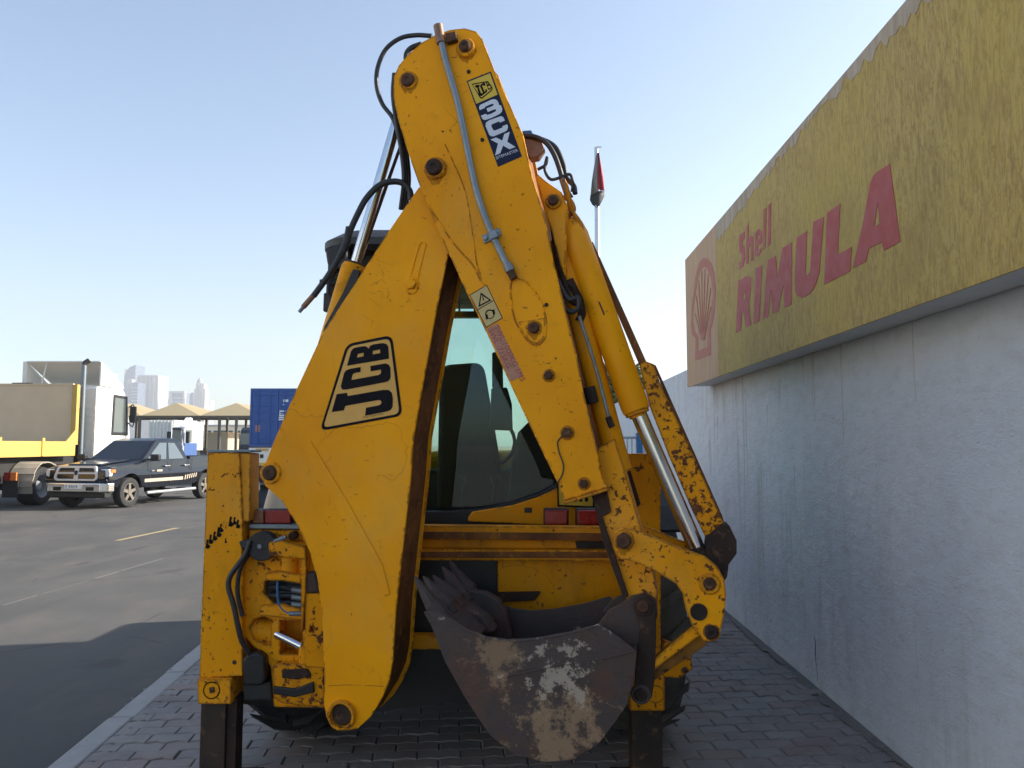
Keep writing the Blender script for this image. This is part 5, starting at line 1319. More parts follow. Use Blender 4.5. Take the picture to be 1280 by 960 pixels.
# ---- black pickup: local y forward, its left side towards the street
fa = gnd(157, 634, ROADZ); ra_ = gnd(247, 623.5, ROADZ)
hdg = (fa - ra_).normalized()
prz = math.atan2(hdg.y, hdg.x) - math.pi / 2
left = Vector((-hdg.y, hdg.x, 0))
pc = fa - hdg * 1.785 - left * 0.86
pk = thing('pickup_truck', 'black crew-cab pickup truck with chrome grille and silver side stripe facing the camera', 'pickup truck', (pc.x, pc.y, ROADZ), prz)
def lp_(name, pts, x0_, x1_, mat, parent=None, bevel=0.0, seg=2, holes=()):
    bm = NB(); prism3(bm, [Vector((x0_, y, z)) for y, z in pts], (x1_ - x0_, 0, 0), [[Vector((x0_, y, z)) for y, z in h] for h in holes])
    return mk(name, bm, mat, parent or pk, world=False, bevel=bevel, seg=seg)
def lb(name, a, b, mat, parent=None, bevel=0.0, seg=2):
    bm = NB(); box2(bm, a, b); return mk(name, bm, mat, parent or pk, world=False, bevel=bevel, seg=seg)
FA, RA = 1.785, -1.785
sideprof = [(2.52, 0.62), (2.62, 0.80), (2.60, 1.00), (2.50, 1.10), (1.9, 1.18), (1.25, 1.235), (0.3, 1.26), (-0.98, 1.285), (-1.0, 1.35), (-2.98, 1.37), (-3.02, 1.1), (-3.0, 0.66), (-2.6, 0.60)] + list(reversed(arch(RA, 0.44, 0.50, 0.56)))+ [(-1.0, 0.50), (1.0, 0.50)] + list(reversed(arch(FA, 0.44, 0.49, 0.56)))
for sx in (-1, 1):
    bm = NB(); prism3(bm, [Vector((sx * 0.84, y, z)) for y, z in sideprof], (sx * 0.16, 0, 0))
    for zc in (0.72, 0.88, 1.02, 1.14):
        bmesh.ops.bisect_plane(bm, geom=bm.verts[:] + bm.edges[:] + bm.faces[:], plane_co=(0, 0, zc), plane_no=(0, 0, 1))
    for v in bm.verts:                            # tuck the sill under and lean the shoulder in
        if abs(v.co.x) > 0.9:
            z = v.co.z
            v.co.x -= sx * (0.10 * max(0, 0.88 - z) ** 1.3 + 0.42 * max(0, z - 0.96) ** 1.6 + 0.05 * max(0, abs(v.co.y) - 2.0))
    mk('side_panel', bm, 'pickup_paint', pk, world=False, bevel=0.03, seg=3, smooth=True)
body = lp_('body', [(2.60, 0.62), (2.66, 0.82), (2.62, 1.05), (2.45, 1.14), (1.9, 1.20), (1.2, 1.26), (-0.98, 1.29), (-0.98, 0.55), (1.0, 0.5), (1.3, 0.98), (2.25, 0.98), (2.35, 0.62)], -0.86, 0.86, 'pickup_paint', bevel=0.03, seg=3)
lp_('hood_bulge', [(2.40, 1.15), (1.25, 1.255), (1.25, 1.31), (2.0, 1.25), (2.35, 1.20)], -0.52, 0.52, 'pickup_paint', body, bevel=0.03, seg=3)
lb('bed_floor', (-0.84, -2.98, 0.62), (0.84, -0.99, 0.78), 'chassis')
lb('tailgate', (-0.84, -3.02, 0.66), (0.84, -2.94, 1.36), 'pickup_paint', bevel=0.02)
lb('bed_front', (-0.84, -1.06, 0.78), (0.84, -0.985, 1.34), 'pickup_paint')
# greenhouse
def quadbox(bot, top):
    bm = NB(); add_faces(bm, [Vector(v) for v in bot + top], [(0, 1, 2, 3), (7, 6, 5, 4), (0, 4, 5, 1), (1, 5, 6, 2), (2, 6, 7, 3), (3, 7, 4, 0)]); return bm
gb = [(-0.90, 1.30, 1.22), (0.90, 1.30, 1.22), (0.90, -0.96, 1.24), (-0.90, -0.96, 1.24)]
gtp = [(-0.70, 0.42, 1.86), (0.70, 0.42, 1.86), (0.70, -0.72, 1.88), (-0.70, -0.72, 1.88)]
gh = mk('cab', quadbox(gb, gtp), 'pickup_paint', pk, world=False, bevel=0.05, seg=4)
mk('roof', quadbox([(-0.69, 0.42, 1.85), (0.69, 0.42, 1.85), (0.69, -0.72, 1.87), (-0.69, -0.72, 1.87)], [(-0.60, 0.22, 1.915), (0.60, 0.22, 1.915), (0.60, -0.60, 1.925), (-0.60, -0.60, 1.925)]), 'pickup_paint', gh, world=False, bevel=0.03, seg=3)
def pane(name, quad, uvs, mat, parent, out=0.006):
    q = [Vector(v) for v in quad]
    P = lambda u, v: (q[0].lerp(q[1], u)).lerp(q[3].lerp(q[2], u), v)
    n = (q[1] - q[0]).cross(q[3] - q[0]).normalized()
    bm = NB(); prism3(bm, [P(u, v) + n * 0.001 for u, v in uvs], n * out)
    return mk(name, bm, mat, parent, world=False)
pane('windscreen', [gb[0], gb[1], gtp[1], gtp[0]][::-1][::-1], [(0.05, 0.12), (0.95, 0.12), (0.93, 0.9), (0.90, 0.94), (0.10, 0.94), (0.07, 0.9)], 'dark_glass', gh, -0.008)
for sx in (-1, 1):
    i0, i1 = (0, 3) if sx < 0 else (1, 2)
    q = [gb[i0], gb[i1], gtp[i1], gtp[i0]]
    o_ = 0.008 if sx > 0 else -0.008
    # front and rear door glass
    pane('door_window', q, [(0.10, 0.12), (0.50, 0.10), (0.47, 0.86), (0.22, 0.86)], 'side_glass', gh, -o_ if sx > 0 else -o_)
    pane('door_window', q, [(0.56, 0.10), (0.90, 0.10), (0.82, 0.60), (0.76, 0.84), (0.53, 0.86)], 'side_glass', gh, -o_ if sx > 0 else -o_)
# details on the street side (local -x is its right; +left is towards the street)
SS = -1
SS = 1 if left.dot(Matrix.Rotation(prz, 3, 'Z') @ Vector((1, 0, 0))) > 0 else -1
X1 = SS * 1.0
for (y, z0_, z1_) in ((0.98, 0.56, 1.24), (0.05, 0.56, 1.26), (-0.92, 0.80, 1.28)):
    lb('door_seam', (X1 - SS * 0.004, y - 0.006, z0_), (X1 + SS * 0.0015, y + 0.006, z1_), 'chassis')
lb('door_seam', (X1 - SS * 0.004, -1.0, 0.58), (X1 + SS * 0.0015, -0.985, 1.32), 'chassis')
for y in (0.22, -0.72):
    lb('door_handle', (X1 + SS * 0.002, y - 0.11, 1.08), (X1 + SS * 0.03, y + 0.11, 1.115), 'chrome_trim', bevel=0.01)
stripe = lb('side_stripe', (X1 + SS * 0.001, -0.55, 0.66), (X1 + SS * 0.004, 1.22, 0.755), 'stripe_silver')
for k in range(6):
    y = -0.62 - k * 0.11
    lp_('stripe_slash', [(y, 0.66 + k * 0.012), (y - 0.05, 0.66 + k * 0.012), (y - 0.09, 0.80 + k * 0.01), (y - 0.04, 0.80 + k * 0.01)], X1 + SS * 0.001, X1 + SS * 0.004, 'stripe_silver', stripe)
lb('side_badge', (X1 + SS * 0.001, 0.80, 0.96), (X1 + SS * 0.006, 0.92, 0.99), 'chrome_trim')
lb('side_badge', (X1 + SS * 0.001, 0.45, 0.945), (X1 + SS * 0.006, 0.70, 1.0), 'stripe_silver')
for sx in (-1, 1):
    bm = NB(); cyl(bm, (sx * 1.02, 1.15, 0.36), (sx * 1.02, -1.15, 0.36), 0.045, seg=12); sb_ = mk('running_board', bm, 'rim_grey', pk, world=False, smooth=True)
    for y in (0.7, -0.1, -0.8): 
        bm = NB(); box2(bm, (sx * 0.70, y - 0.13, 0.37), (sx * 1.02, y + 0.13, 0.42)); mk('step_bracket', bm, 'chassis', sb_, world=False)
    mr = lb('mirror', (sx * 1.06, 0.98, 1.26), (sx * 1.34, 1.12, 1.45), 'black_plastic', bevel=0.035, seg=3)
    lb('mirror_arm', (sx * 0.90, 1.0, 1.27), (sx * 1.07, 1.09, 1.33), 'black_plastic', mr, 0.01)
# front: grille, lamps, bumper, plate
gy = 2.64
gr = lb('grille', (-0.62, gy - 0.02, 0.80), (0.62, gy + 0.005, 1.12), 'grease_shade_black', bevel=0.03)
def frame_loop(name, outer, inner, y, th, mat, parent):
    bm = NB(); prism3(bm, [Vector((x, y, z)) for x, z in outer], (0, th, 0), [[Vector((x, y, z)) for x, z in inner]]); return mk(name, bm, mat, parent, world=False, bevel=0.008)
frame_loop('grille_surround', rounded([(-0.68, 0.84), (-0.58, 1.155), (0.58, 1.155), (0.68, 0.84), (0.60, 0.76), (-0.60, 0.76)], 0.05), rounded([(-0.61, 0.85), (-0.53, 1.10), (0.53, 1.10), (0.61, 0.85), (0.56, 0.81), (-0.56, 0.81)], 0.04), gy, 0.05, 'grille_silver', gr)
lb('grille_bar', (-0.60, gy + 0.004, 0.935), (0.60, gy + 0.045, 0.985), 'grille_silver', gr, 0.008)
lb('grille_bar', (-0.065, gy + 0.003, 0.80), (0.065, gy + 0.048, 1.11), 'grille_silver', gr, 0.008)
bm = NB(); prism3(bm, [Vector((x, gy + 0.049, z)) for x, z in ((-0.05, 1.02), (0, 1.04), (0.05, 1.02), (0.05, 0.95), (0.02, 0.91), (0, 0.90), (-0.02, 0.91), (-0.05, 0.95))], (0, 0.012, 0)); mk('emblem', bm, 'chassis', gr, world=False, bevel=0.004)
for sx in (-1, 1):
    bm = NB(); prism3(bm, [Vector((sx * x, 2.50, z)) for x, z in ((0.66, 0.86), (0.70, 1.06), (0.95, 1.07), (0.99, 0.98), (0.98, 0.88), (0.90, 0.85))], (0, 0.115, 0)); hl = mk('headlight', bm, 'lamp_glass', pk, world=False, bevel=0.02, seg=3)
    lb('indicator', (sx * 0.92, 2.40, 0.97), (sx * 1.003, 2.58, 1.055), 'lens_orange', hl, 0.01)
bp_ = [(-1.0, 2.42), (-0.97, 2.62), (-0.80, 2.74), (0.80, 2.74), (0.97, 2.62), (1.0, 2.42)]
bm = NB(); prism3(bm, [Vector((x, y, 0.46)) for x, y in bp_], (0, 0, 0.24)); bu = mk('bumper', bm, 'chrome_trim', pk, world=False, bevel=0.03, seg=3)
lb('air_dam', (-0.9, 2.40, 0.30), (0.9, 2.66, 0.455), 'black_plastic', bevel=0.03)
lb('valance', (-0.95, 2.45, 0.702), (0.95, 2.68, 0.80), 'pickup_paint', bevel=0.02)
lb('number_plate', (-0.27, 2.745, 0.55), (0.27, 2.757, 0.675), 'plate_white', bu)
front = Vector((0, 1, 0))
mk('plate_print', text_bm('F  63618', 0.105, (0.235, 2.7575, 0.575), (-1, 0, 0), (0, 0, 1)), 'decal_black', bu, world=False)
for sx in (-1, 1):
    lb('fog_lamp', (sx * 0.38, 2.735, 0.50), (sx * 0.62, 2.748, 0.60), 'grease_shade_black', bu, 0.02)
for y in (FA, RA):
    for sx in (-1, 1): wheel(pk, sx * 0.86, y, 0.41, 0.27, sx)

for g_ in [gr] + list(gr.children):               # the grille leans back
    for v in g_.data.vertices: v.co.y -= (v.co.z - 0.8) * 0.14
# ---- flatbed truck with a white cab, seen from behind
TX, TYb = -13.5, 24.9
tk = thing('flatbed_truck', 'flatbed truck with white cab, tan headboard and tall exhaust stack parked behind the pickup', 'truck', (-14.8, 22, ROADZ))
def wb(name, a, b, mat, parent=tk, bevel=0.0, seg=2):
    bm = NB(); box2(bm, a, b); return mk(name, bm, mat, parent, bevel=bevel, seg=seg)
hY = 24.1
x_l, x_r = -17.0, at(97.5, 500, hY).x
zt, zb = at(50, 481.5, hY).z, at(50, 552, hY).z
hbd = wb('headboard', (x_l, hY, zb), (at(91, 500, hY).x, hY + 0.06, zt), 'tan_board')
wb('headboard_post', (at(91, 500, hY).x + 0.003, hY - 0.06, zb - 0.1), (x_r, hY + 0.10, zt + 0.02), 'deck_yellow', hbd, 0.01)
wb('headboard_rail', (x_l, hY - 0.02, zt), (at(91, 500, hY).x, hY + 0.08, zt + 0.05), 'tan_board', hbd)
dz1, dz0 = at(50, 551.5, 22).z, at(50, 571, 22).z
dk = wb('deck', (x_l, 14.5, dz1 - 0.09), (x_r - 0.02, hY - 0.065, dz1 - 0.01), 'chassis')
wb('deck_side_rail', (x_r - 0.05, 14.5, dz0), (x_r + 0.02, hY - 0.062, dz1), 'deck_yellow', dk, 0.01)
for y in (22.3, 20.4, 18.5, 16.5): wb('stake_pocket', (x_r + 0.021, y, dz0 + 0.02), (x_r + 0.05, y + 0.12, dz1 + 0.10), 'deck_yellow', dk)
bm = NB(); prism3(bm, [Vector((x_r - 0.02, hY - 0.063, dz1)), Vector((x_r - 0.02, hY - 0.55, dz1)), Vector((x_r - 0.02, hY - 0.063, dz1 + 0.36))], (0.03, 0, 0)); mk('gusset', bm, 'deck_yellow', dk)
wb('chassis_rail', (-15.6, 14.8, 0.55), (-15.4, 27.3, dz0 - 0.02), 'chassis'); wb('chassis_rail', (-14.3, 14.8, 0.55), (-14.1, 27.3, dz0 - 0.02), 'chassis')
wb('fuel_tank', (-14.05, 23.0, 0.45), (-13.5, 24.0, 1.0), 'rust_dark', bevel=0.06)
# cab
cz0, cz1 = 0.75, at(120, 482, TYb).z
xl_, xr_ = -16.05, at(122, 520, TYb).x
bm = NB(); prism3(bm, [Vector((xl_, y, z)) for y, z in ((TYb, cz0), (TYb + 2.15, cz0), (TYb + 2.25, 1.6), (TYb + 1.95, cz1 - 0.25), (TYb + 1.6, cz1), (TYb, cz1))], (xr_ - xl_, 0, 0)); cb_ = mk('cab', bm, 'white_paint', tk, bevel=0.09, seg=4)
bm = NB(); prism3(bm, [Vector((xr_ + 0.001, y, z)) for y, z in ((TYb + 0.97, 2.02), (TYb + 1.90, 2.02), (TYb + 1.78, cz1 - 0.32), (TYb + 1.0, cz1 - 0.3))], (0.015, 0, 0)); mk('door_window', bm, 'truck_glass', cb_)
bm = NB(); prism3(bm, [Vector((xr_ + 0.017, y, z)) for y, z in ((TYb + 0.88, 1.93), (TYb + 1.98, 1.93), (TYb + 1.84, cz1 - 0.25), (TYb + 0.93, cz1 - 0.23))], (0.01, 0, 0), [[Vector((xr_ + 0.017, y, z)) for y, z in ((TYb + 0.98, 2.03), (TYb + 1.88, 2.03), (TYb + 1.77, cz1 - 0.34), (TYb + 1.02, cz1 - 0.32))]]); mk('window_frame', bm, 'black_plastic', cb_)
for z in (1.0, 1.67): wb('door_seam', (xr_ + 0.001, TYb + 0.75, z), (xr_ + 0.008, TYb + 2.0, z + 0.02), 'white_shade', cb_)
wb('door_seam', (xr_ + 0.001, TYb + 0.78, 0.9), (xr_ + 0.008, TYb + 0.80, cz1 - 0.3), 'white_shade', cb_)
wb('rear_panel', (xl_ + 0.1, TYb - 0.03, cz0 + 0.1), (xr_ - 0.06, TYb - 0.001, cz1 - 0.1), 'white_shade', cb_)
for k in range(8): wb('panel_rib', (xl_ + 0.1, TYb - 0.045, cz0 + 0.35 + k * 0.24), (xr_ - 0.1, TYb - 0.031, cz0 + 0.385 + k * 0.24), 'white_shade', cb_)
# roof fairing: hollow shell open to the rear
fz = at(80, 452.5, TYb).z
fxl, fxr = at(27, 460, TYb).x, at(126, 460, TYb).x
sh = 0.05
bm = NB(); prism3(bm, [Vector((fxl + 0.12, TYb + 0.05, fz)), Vector((fxr - 0.06, TYb + 0.05, fz)), Vector((fxr - 0.1, TYb + 1.5, cz1 + 0.08)), Vector((fxl + 0.2, TYb + 1.5, cz1 + 0.08))], (0, 0, 0.05)); fg = mk('roof_fairing', bm, 'white_paint', cb_, bevel=0.02)
for x0_, x1_ in ((fxl, fxl + 0.12), (fxr - 0.07, fxr)):
    bm = NB(); prism3(bm, [Vector((x0_, TYb + 0.05, cz1 + 0.002)), Vector((x0_, TYb + 1.6, cz1 + 0.002)), Vector((x0_, TYb + 1.5, cz1 + 0.1)), Vector((x0_, TYb + 0.05, fz + 0.03))], (x1_ - x0_, 0, 0)); mk('fairing_side', bm, 'white_paint', cb_, bevel=0.02)
bm = NB(); tube(bm, [Vector((fxl + 0.6, TYb + 0.12, cz1)), Vector((fxl + 0.75, TYb + 0.12, fz))], 0.025, 8, 1); mk('fairing_stay', bm, 'white_shade', cb_)
bm = NB(); box2(bm, (fxl - 0.15, TYb - 0.25, zt + 0.03), (fxl + 0.45, TYb - 0.05, zt + 0.13)); mk('roof_rack', bm, 'chassis', cb_, bevel=0.03)
# exhaust stack, mirror
ex_ = at(103.5, 500, TYb - 0.25)
bm = NB(); cyl(bm, (ex_.x, TYb - 0.25, 0.9), (ex_.x, TYb - 0.25, at(101, 455, TYb - .25).z), 0.072, seg=18); es = mk('exhaust_stack', bm, 'galvanised', tk, smooth=True)
bm = NB(); tube(bm, [Vector((ex_.x, TYb - 0.25, at(101, 456, TYb - .25).z)), Vector((ex_.x + 0.03, TYb - 0.23, at(101, 453, TYb - .25).z)), Vector((ex_.x + 0.12, TYb - 0.18, at(101, 450, TYb - .25).z))], 0.08, 12); mk('stack_tip', bm, 'chassis', es, smooth=True)
wb('stack_shield', (ex_.x - 0.30, TYb - 0.3, 0.9), (ex_.x - 0.10, TYb - 0.2, 2.8), 'rust_dark', es)
wb('stack_shield', (ex_.x - 0.19, TYb - 0.32, 2.1), (ex_.x - 0.08, TYb - 0.301, 2.6), 'lamp_glass', es)
mp = at(167, 518, TYb + 2.0)
bm = NB(); tube(bm, [Vector((xr_, TYb + 2.0, mp.z + 0.25)), Vector((mp.x, TYb + 2.0, mp.z + 0.3)), Vector((mp.x, TYb + 2.0, mp.z - 0.4)), Vector((xr_, TYb + 2.0, mp.z - 0.3))], 0.022, 8); mr = mk('mirror_arm', bm, 'black_plastic', tk, smooth=True)
bm = NB(); box2(bm, (mp.x - 0.10, TYb + 1.9, mp.z - 0.30), (mp.x + 0.12, TYb + 2.0, mp.z + 0.28)); mk('mirror', bm, 'black_plastic', mr, bevel=0.04, seg=3)
# wheels and mudguards
for yy in (22.0,):
    for x, s_ in ((-13.72, 1), (-16.3, -1)):
        wheel(tk, x - (-14.8), yy - 22, 0.55, 0.55, s_, 'wheel', 0, 'rim_grey')
bm = NB()
for yy in (22.0,):
    P = [Vector((-14.05, yy + 0.68 * math.cos(R(a)), 0.42 + 0.70 * math.sin(R(a)))) for a in range(15, 200, 15)]
    for p, q in zip(P, P[1:]): add_faces(bm, [p, q, q + Vector((0.68, 0, 0)), p + Vector((0.68, 0, 0))], [(0, 1, 2, 3)])
mg = mk('mudguard', bm, 'mudguard', tk); m_ = mg.modifiers.new('thick', 'SOLIDIFY'); m_.thickness = 0.03
wb('mud_flap', (-14.05, 21.1, 0.15), (-13.62, 21.13, 0.75), 'chassis', mg)
for x in (-13.72, -16.05): wheel(tk, x + 14.8, 26.2 - 22, 0.50, 0.32, 1 if x > -15 else -1, 'wheel', 0, 'rim_grey')
bm = NB(); cyl(bm, (-15.9, 22.0, 0.4), (-13.8, 22.0, 0.4), 0.1, seg=12); mk('axle', bm, 'chassis', tk, smooth=True)
wb('side_lamp', (-13.80, 21.04, 0.62), (-13.64, 21.09, 0.84), 'lens_orange', tk); wb('side_lamp', (-13.98, 21.04, 0.62), (-13.81, 21.09, 0.84), 'lens_red', tk)

# ---- blue shipping container on a semi-trailer
CTY = 33.0
c0, c1 = at(313.5, 485.5, CTY), at(313.5, 558, CTY)
cl_, cw_, ch_ = c0.x, 2.44, c0.z - c1.z
ct = thing('shipping_container', 'blue shipping container with closed doors on a white semi-trailer', 'container', (cl_ + 1.2, CTY, c1.z))
def tb2(name, a, b, mat, parent, bevel=0.0):
    bm = NB(); box2(bm, a, b); return mk(name, bm, mat, parent, bevel=bevel)
z1_ = c1.z
tb2('container_body', (cl_, CTY + 0.08, z1_), (cl_ + cw_, CTY + 12.1, z1_ + ch_), 'container_blue', ct, 0.02)
bm = NB()
for k in range(60): box2(bm, (cl_ - 0.03, CTY + 0.35 + k * 0.195, z1_ + 0.15), (cl_ - 0.001, CTY + 0.45 + k * 0.195, z1_ + ch_ - 0.15))
tag(mk('corrugation', bm, 'container_blue', ct), kind='stuff')
for d_ in (0, 1):
    xa = cl_ + 0.08 + d_ * 1.15; xb = xa + 1.13
    dr_ = tb2('door', (xa, CTY, z1_ + 0.12), (xb, CTY + 0.079, z1_ + ch_ - 0.12), 'container_blue', ct, 0.01)
    for fz_ in (0.11, 0.30, 0.42, 0.56, 0.86):
        zc = z1_ + ch_ * (1 - fz_)
        for k in (0, 1): tb2('door_rib', (xa + 0.1 + k * 0.5, CTY - 0.03, zc - 0.04), (xa + 0.52 + k * 0.5, CTY - 0.001, zc + 0.03), 'container_blue', dr_, 0.01)
    for k in (0.28, 0.80):
        bm = NB(); cyl(bm, (xa + k, CTY - 0.05, z1_ + 0.1), (xa + k, CTY - 0.05, z1_ + ch_ - 0.1), 0.02, seg=8); mk('lock_rod', bm, 'container_blue', dr_, smooth=True)
tb2('door_frame', (cl_, CTY - 0.02, z1_), (cl_ + 0.075, CTY + 0.078, z1_ + ch_), 'container_blue', ct); tb2('door_frame', (cl_ + cw_ - 0.07, CTY - 0.02, z1_), (cl_ + cw_, CTY + 0.078, z1_ + ch_), 'container_blue', ct)
tb2('door_frame', (cl_ + 0.076, CTY - 0.02, z1_ + ch_ - 0.11), (cl_ + cw_ - 0.071, CTY + 0.078, z1_ + ch_), 'container_blue', ct); tb2('door_frame', (cl_ + 0.076, CTY - 0.02, z1_), (cl_ + cw_ - 0.071, CTY + 0.078, z1_ + 0.11), 'container_blue', ct)
tb2('data_plate', (cl_ + 0.25, CTY - 0.012, z1_ + 0.62), (cl_ + 0.45, CTY - 0.002, z1_ + 0.92), 'decal_pink', ct)
q = at(357, 501, CTY); tb2('marking', (q.x - 0.1, CTY - 0.012, q.z - 0.05), (q.x + 0.12, CTY - 0.002, q.z + 0.06), 'plate_white', ct)
q = at(355, 506, CTY); tb2('marking', (q.x - 0.05, CTY - 0.012, q.z - 0.08), (q.x + 0.06, CTY - 0.002, q.z + 0.03), 'plate_white', ct)
for k in range(5):
    q = at(353 - k * 0.3, 514 + k * 2.6, CTY); tb2('marking', (q.x - 0.12, CTY - 0.012, q.z - 0.03), (q.x + 0.14, CTY - 0.002, q.z + 0.03), 'plate_white', ct)
tr = thing('semi_trailer', 'white-tailed semi-trailer carrying the blue shipping container', 'trailer', (cl_ + 1.2, CTY, ROADZ))
tb2('tail_board', (cl_, CTY - 0.04, z1_ - 0.82), (cl_ + cw_, CTY + 0.04, z1_ - 0.06), 'white_paint', tr)
tb2('deck_frame', (cl_, CTY + 0.05, z1_ - 0.2), (cl_ + cw_, CTY + 12.3, z1_ - 0.01), 'chassis', tr)
tb2('hazard_strip', (cl_ + 0.3, CTY - 0.06, z1_ - 0.20), (cl_ + 0.85, CTY - 0.045, z1_ - 0.09), 'deck_yellow', tr); tb2('hazard_strip', (cl_ + 0.25, CTY - 0.06, z1_ - 0.80), (cl_ + 1.1, CTY - 0.045, z1_ - 0.70), 'decal_yellow', tr)
for x, m_ in ((0.25, 'lens_red'), (0.5, 'chassis'), (1.75, 'lens_red'), (2.0, 'chassis')): tb2('tail_lamp', (cl_ + x, CTY - 0.07, z1_ - 0.5), (cl_ + x + 0.14, CTY - 0.045, z1_ - 0.34), m_, tr)
for yy in (1.6, 2.9, 4.2):
    for x, s_ in ((-0.95, -1), (0.95, 1)): wheel(tr, x, yy, 0.5, 0.5, s_, 'wheel', 0, 'rim_grey')
tb2('axle_beam', (cl_ + 0.4, CTY + 1.4, 0.3), (cl_ + 2.0, CTY + 4.4, 0.6), 'chassis', tr)

# ---- far yard: tipper, blue tractor, dark lorry, small cars, walls
def far_box_truck(name, label, cat, x0_, x1_, y0_, yb_, Y, body_mat, glass_y, group=None, extra=None):
    a, b = at(x0_, y0_, Y), at(x1_, yb_, Y)
    o = thing(name, label, cat, ((a.x + b.x) / 2, Y, -0.17), group=group)
    return o, a, b
TY2 = 46.0
o, a, b = far_box_truck('tipper_truck', 'white ribbed tipper truck in the far yard behind the mirror', 'truck', 186, 216, 524, 575, 52, None, None)
tb2('tipper_body', (a.x, 52, 1.2), (b.x, 57, at(200, 525, 52).z), 'white_paint', o, 0.03)
for k in range(7): tb2('body_rib', (a.x + 0.1 + k * 0.24, 51.93, 1.25), (a.x + 0.18 + k * 0.24, 51.999, at(200, 525, 52).z - 0.05), 'white_paint', o)
tb2('chassis_frame', (a.x + .2, 52.2, 0.5), (b.x - .2, 57, 1.19), 'chassis', o)
for yy in (0.8, 3.9):
    for s_ in (-1, 1): wheel(o, s_ * 0.62, yy, 0.5, 0.3, s_, 'wheel', 0, 'rim_grey')
o = thing('tractor_unit', 'white and blue tractor truck parked in the far yard under the canopies', 'truck', (at(226, 540, TY2).x, TY2, -0.17))
xa, xb = at(214, 540, TY2).x, at(229, 540, TY2).x
zt2 = at(225, 533, TY2).z
bm = NB(); prism3(bm, [Vector((xa, y, z)) for y, z in ((TY2, 0.5), (TY2 - 0.05, 1.6), (TY2 + 0.15, 2.5), (TY2 + 0.35, zt2), (TY2 + 2.1, zt2), (TY2 + 2.1, 0.5))], (xb - xa, 0, 0)); cbx = mk('cab', bm, 'tower_grey', o, bevel=0.05)
tb2('side_window', (xb + 0.002, TY2 + 0.35, 1.75), (xb + 0.02, TY2 + 1.2, 2.5), 'truck_glass', cbx)
tb2('mirror', (xb + 0.12, TY2 + 0.1, 1.7), (xb + 0.3, TY2 + 0.25, 2.4), 'black_plastic', cbx)
tb2('mirror', (xa - 0.3, TY2 + 0.1, 1.7), (xa - 0.12, TY2 + 0.25, 2.4), 'black_plastic', cbx)
tb2('sun_visor', (xa + 0.1, TY2 - 0.12, 2.5), (xb - 0.1, TY2 + 0.1, 2.62), 'black_plastic', cbx)
tb2('windscreen', (xa + 0.12, TY2 - 0.02, 1.72), (xb - 0.12, TY2 + 0.12, 2.45), 'truck_glass', cbx); tb2('grille', (xa + 0.1, TY2 - 0.09, 0.7), (xb - 0.1, TY2 - 0.03, 1.5), 'dark_vehicle', cbx)
tb2('blue_flank', (xb + 0.002, TY2 + 0.2, 0.6), (xb + 0.02, TY2 + 2.05, 1.7), 'truck_blue', cbx); tb2('blue_corner', (xb - 0.3, TY2 - 0.10, 0.75), (xb + 0.02, TY2 - 0.05, 1.55), 'truck_blue', cbx)
bm = NB(); prism3(bm, [Vector((xa + 0.2, y, z)) for y, z in ((TY2 + 0.5, zt2), (TY2 + 1.8, zt2), (TY2 + 1.8, zt2 + 0.55), (TY2 + 1.5, zt2 + 0.6))], (xb - xa - 0.4, 0, 0)); mk('wind_deflector', bm, 'white_paint', cbx, bevel=0.04)
tb2('chassis_frame', (xa + 0.3, TY2 + 2.0, 0.6), (xb + 0.1, TY2 + 6, 0.95), 'chassis', o)
for yy in (0.9, 3.8, 5.0):
    for s_ in (-1, 1): wheel(o, s_ * 0.6 , yy, 0.5, 0.35, s_, 'wheel', 0, 'rim_grey')
o = thing('dark_lorry', 'dark green lorry beside the blue container in the far yard', 'truck', (at(306, 550, 50).x, 50, -0.17))
xa, xb = at(299, 540, 50).x, at(316, 540, 50).x
bm = NB(); prism3(bm, [Vector((xa, y, z)) for y, z in ((50, 0.5), (49.95, 1.5), (50.2, at(305, 536, 50).z - .1), (50.5, at(305, 534, 50).z), (52, at(305, 534, 50).z), (52, 0.5))], (xb - xa, 0, 0)); cbx = mk('cab', bm, 'dark_vehicle', o, bevel=0.08, seg=3)
tb2('windscreen', (xa + 0.1, 49.98, 1.55), (xb - 0.1, 50.12, 2.35), 'truck_glass', cbx); tb2('bumper', (xa, 49.85, 0.45), (xb, 49.98, 0.8), 'rim_grey', cbx)
for s_ in (-1, 1): wheel(o, s_ * 0.36, 1.0, 0.45, 0.28, s_, 'wheel', 0, 'rim_grey')
def far_car(label, px, Y, mat, name='parked_car'):
    c = at(px, 550, Y); o = thing(name, label, 'car', (c.x, Y, -0.17), group='cars parked in the far yard')
    bm = NB(); prism3(bm, [Vector((c.x + u, Y, v)) for u, v in ((-2.1, 0.2), (-2.1, 0.75), (-1.4, 0.85), (-0.8, 1.35), (0.7, 1.35), (1.4, 0.9), (2.1, 0.8), (2.1, 0.2))], (0, 1.7, 0)); mk('body', bm, mat, o, bevel=0.08, seg=3)
    bm = NB(); prism3(bm, [Vector((c.x + u, Y - 0.01, v)) for u, v in ((-1.2, 0.9), (-0.72, 1.28), (0.62, 1.28), (1.15, 0.92))], (0, 0.02, 0)); mk('side_window', bm, 'dark_glass', o)
    for u in (-1.3, 1.3):
        bm = NB(); cyl(bm, (c.x + u, Y - 0.02, 0.16), (c.x + u, Y + 0.2, 0.16), 0.33, seg=18); mk('wheel', bm, 'tyre', o, smooth=True)
far_car('dark blue car far off under the canopy beside the tan wall', 252, 66, 'steel_blue')
far_car('white car far off under the canopies near the dark lorry', 294, 68, 'white_paint')
yw = thing('yard_wall', 'low tan yard wall far behind the canopies', 'wall', (-30, 70, -0.17))
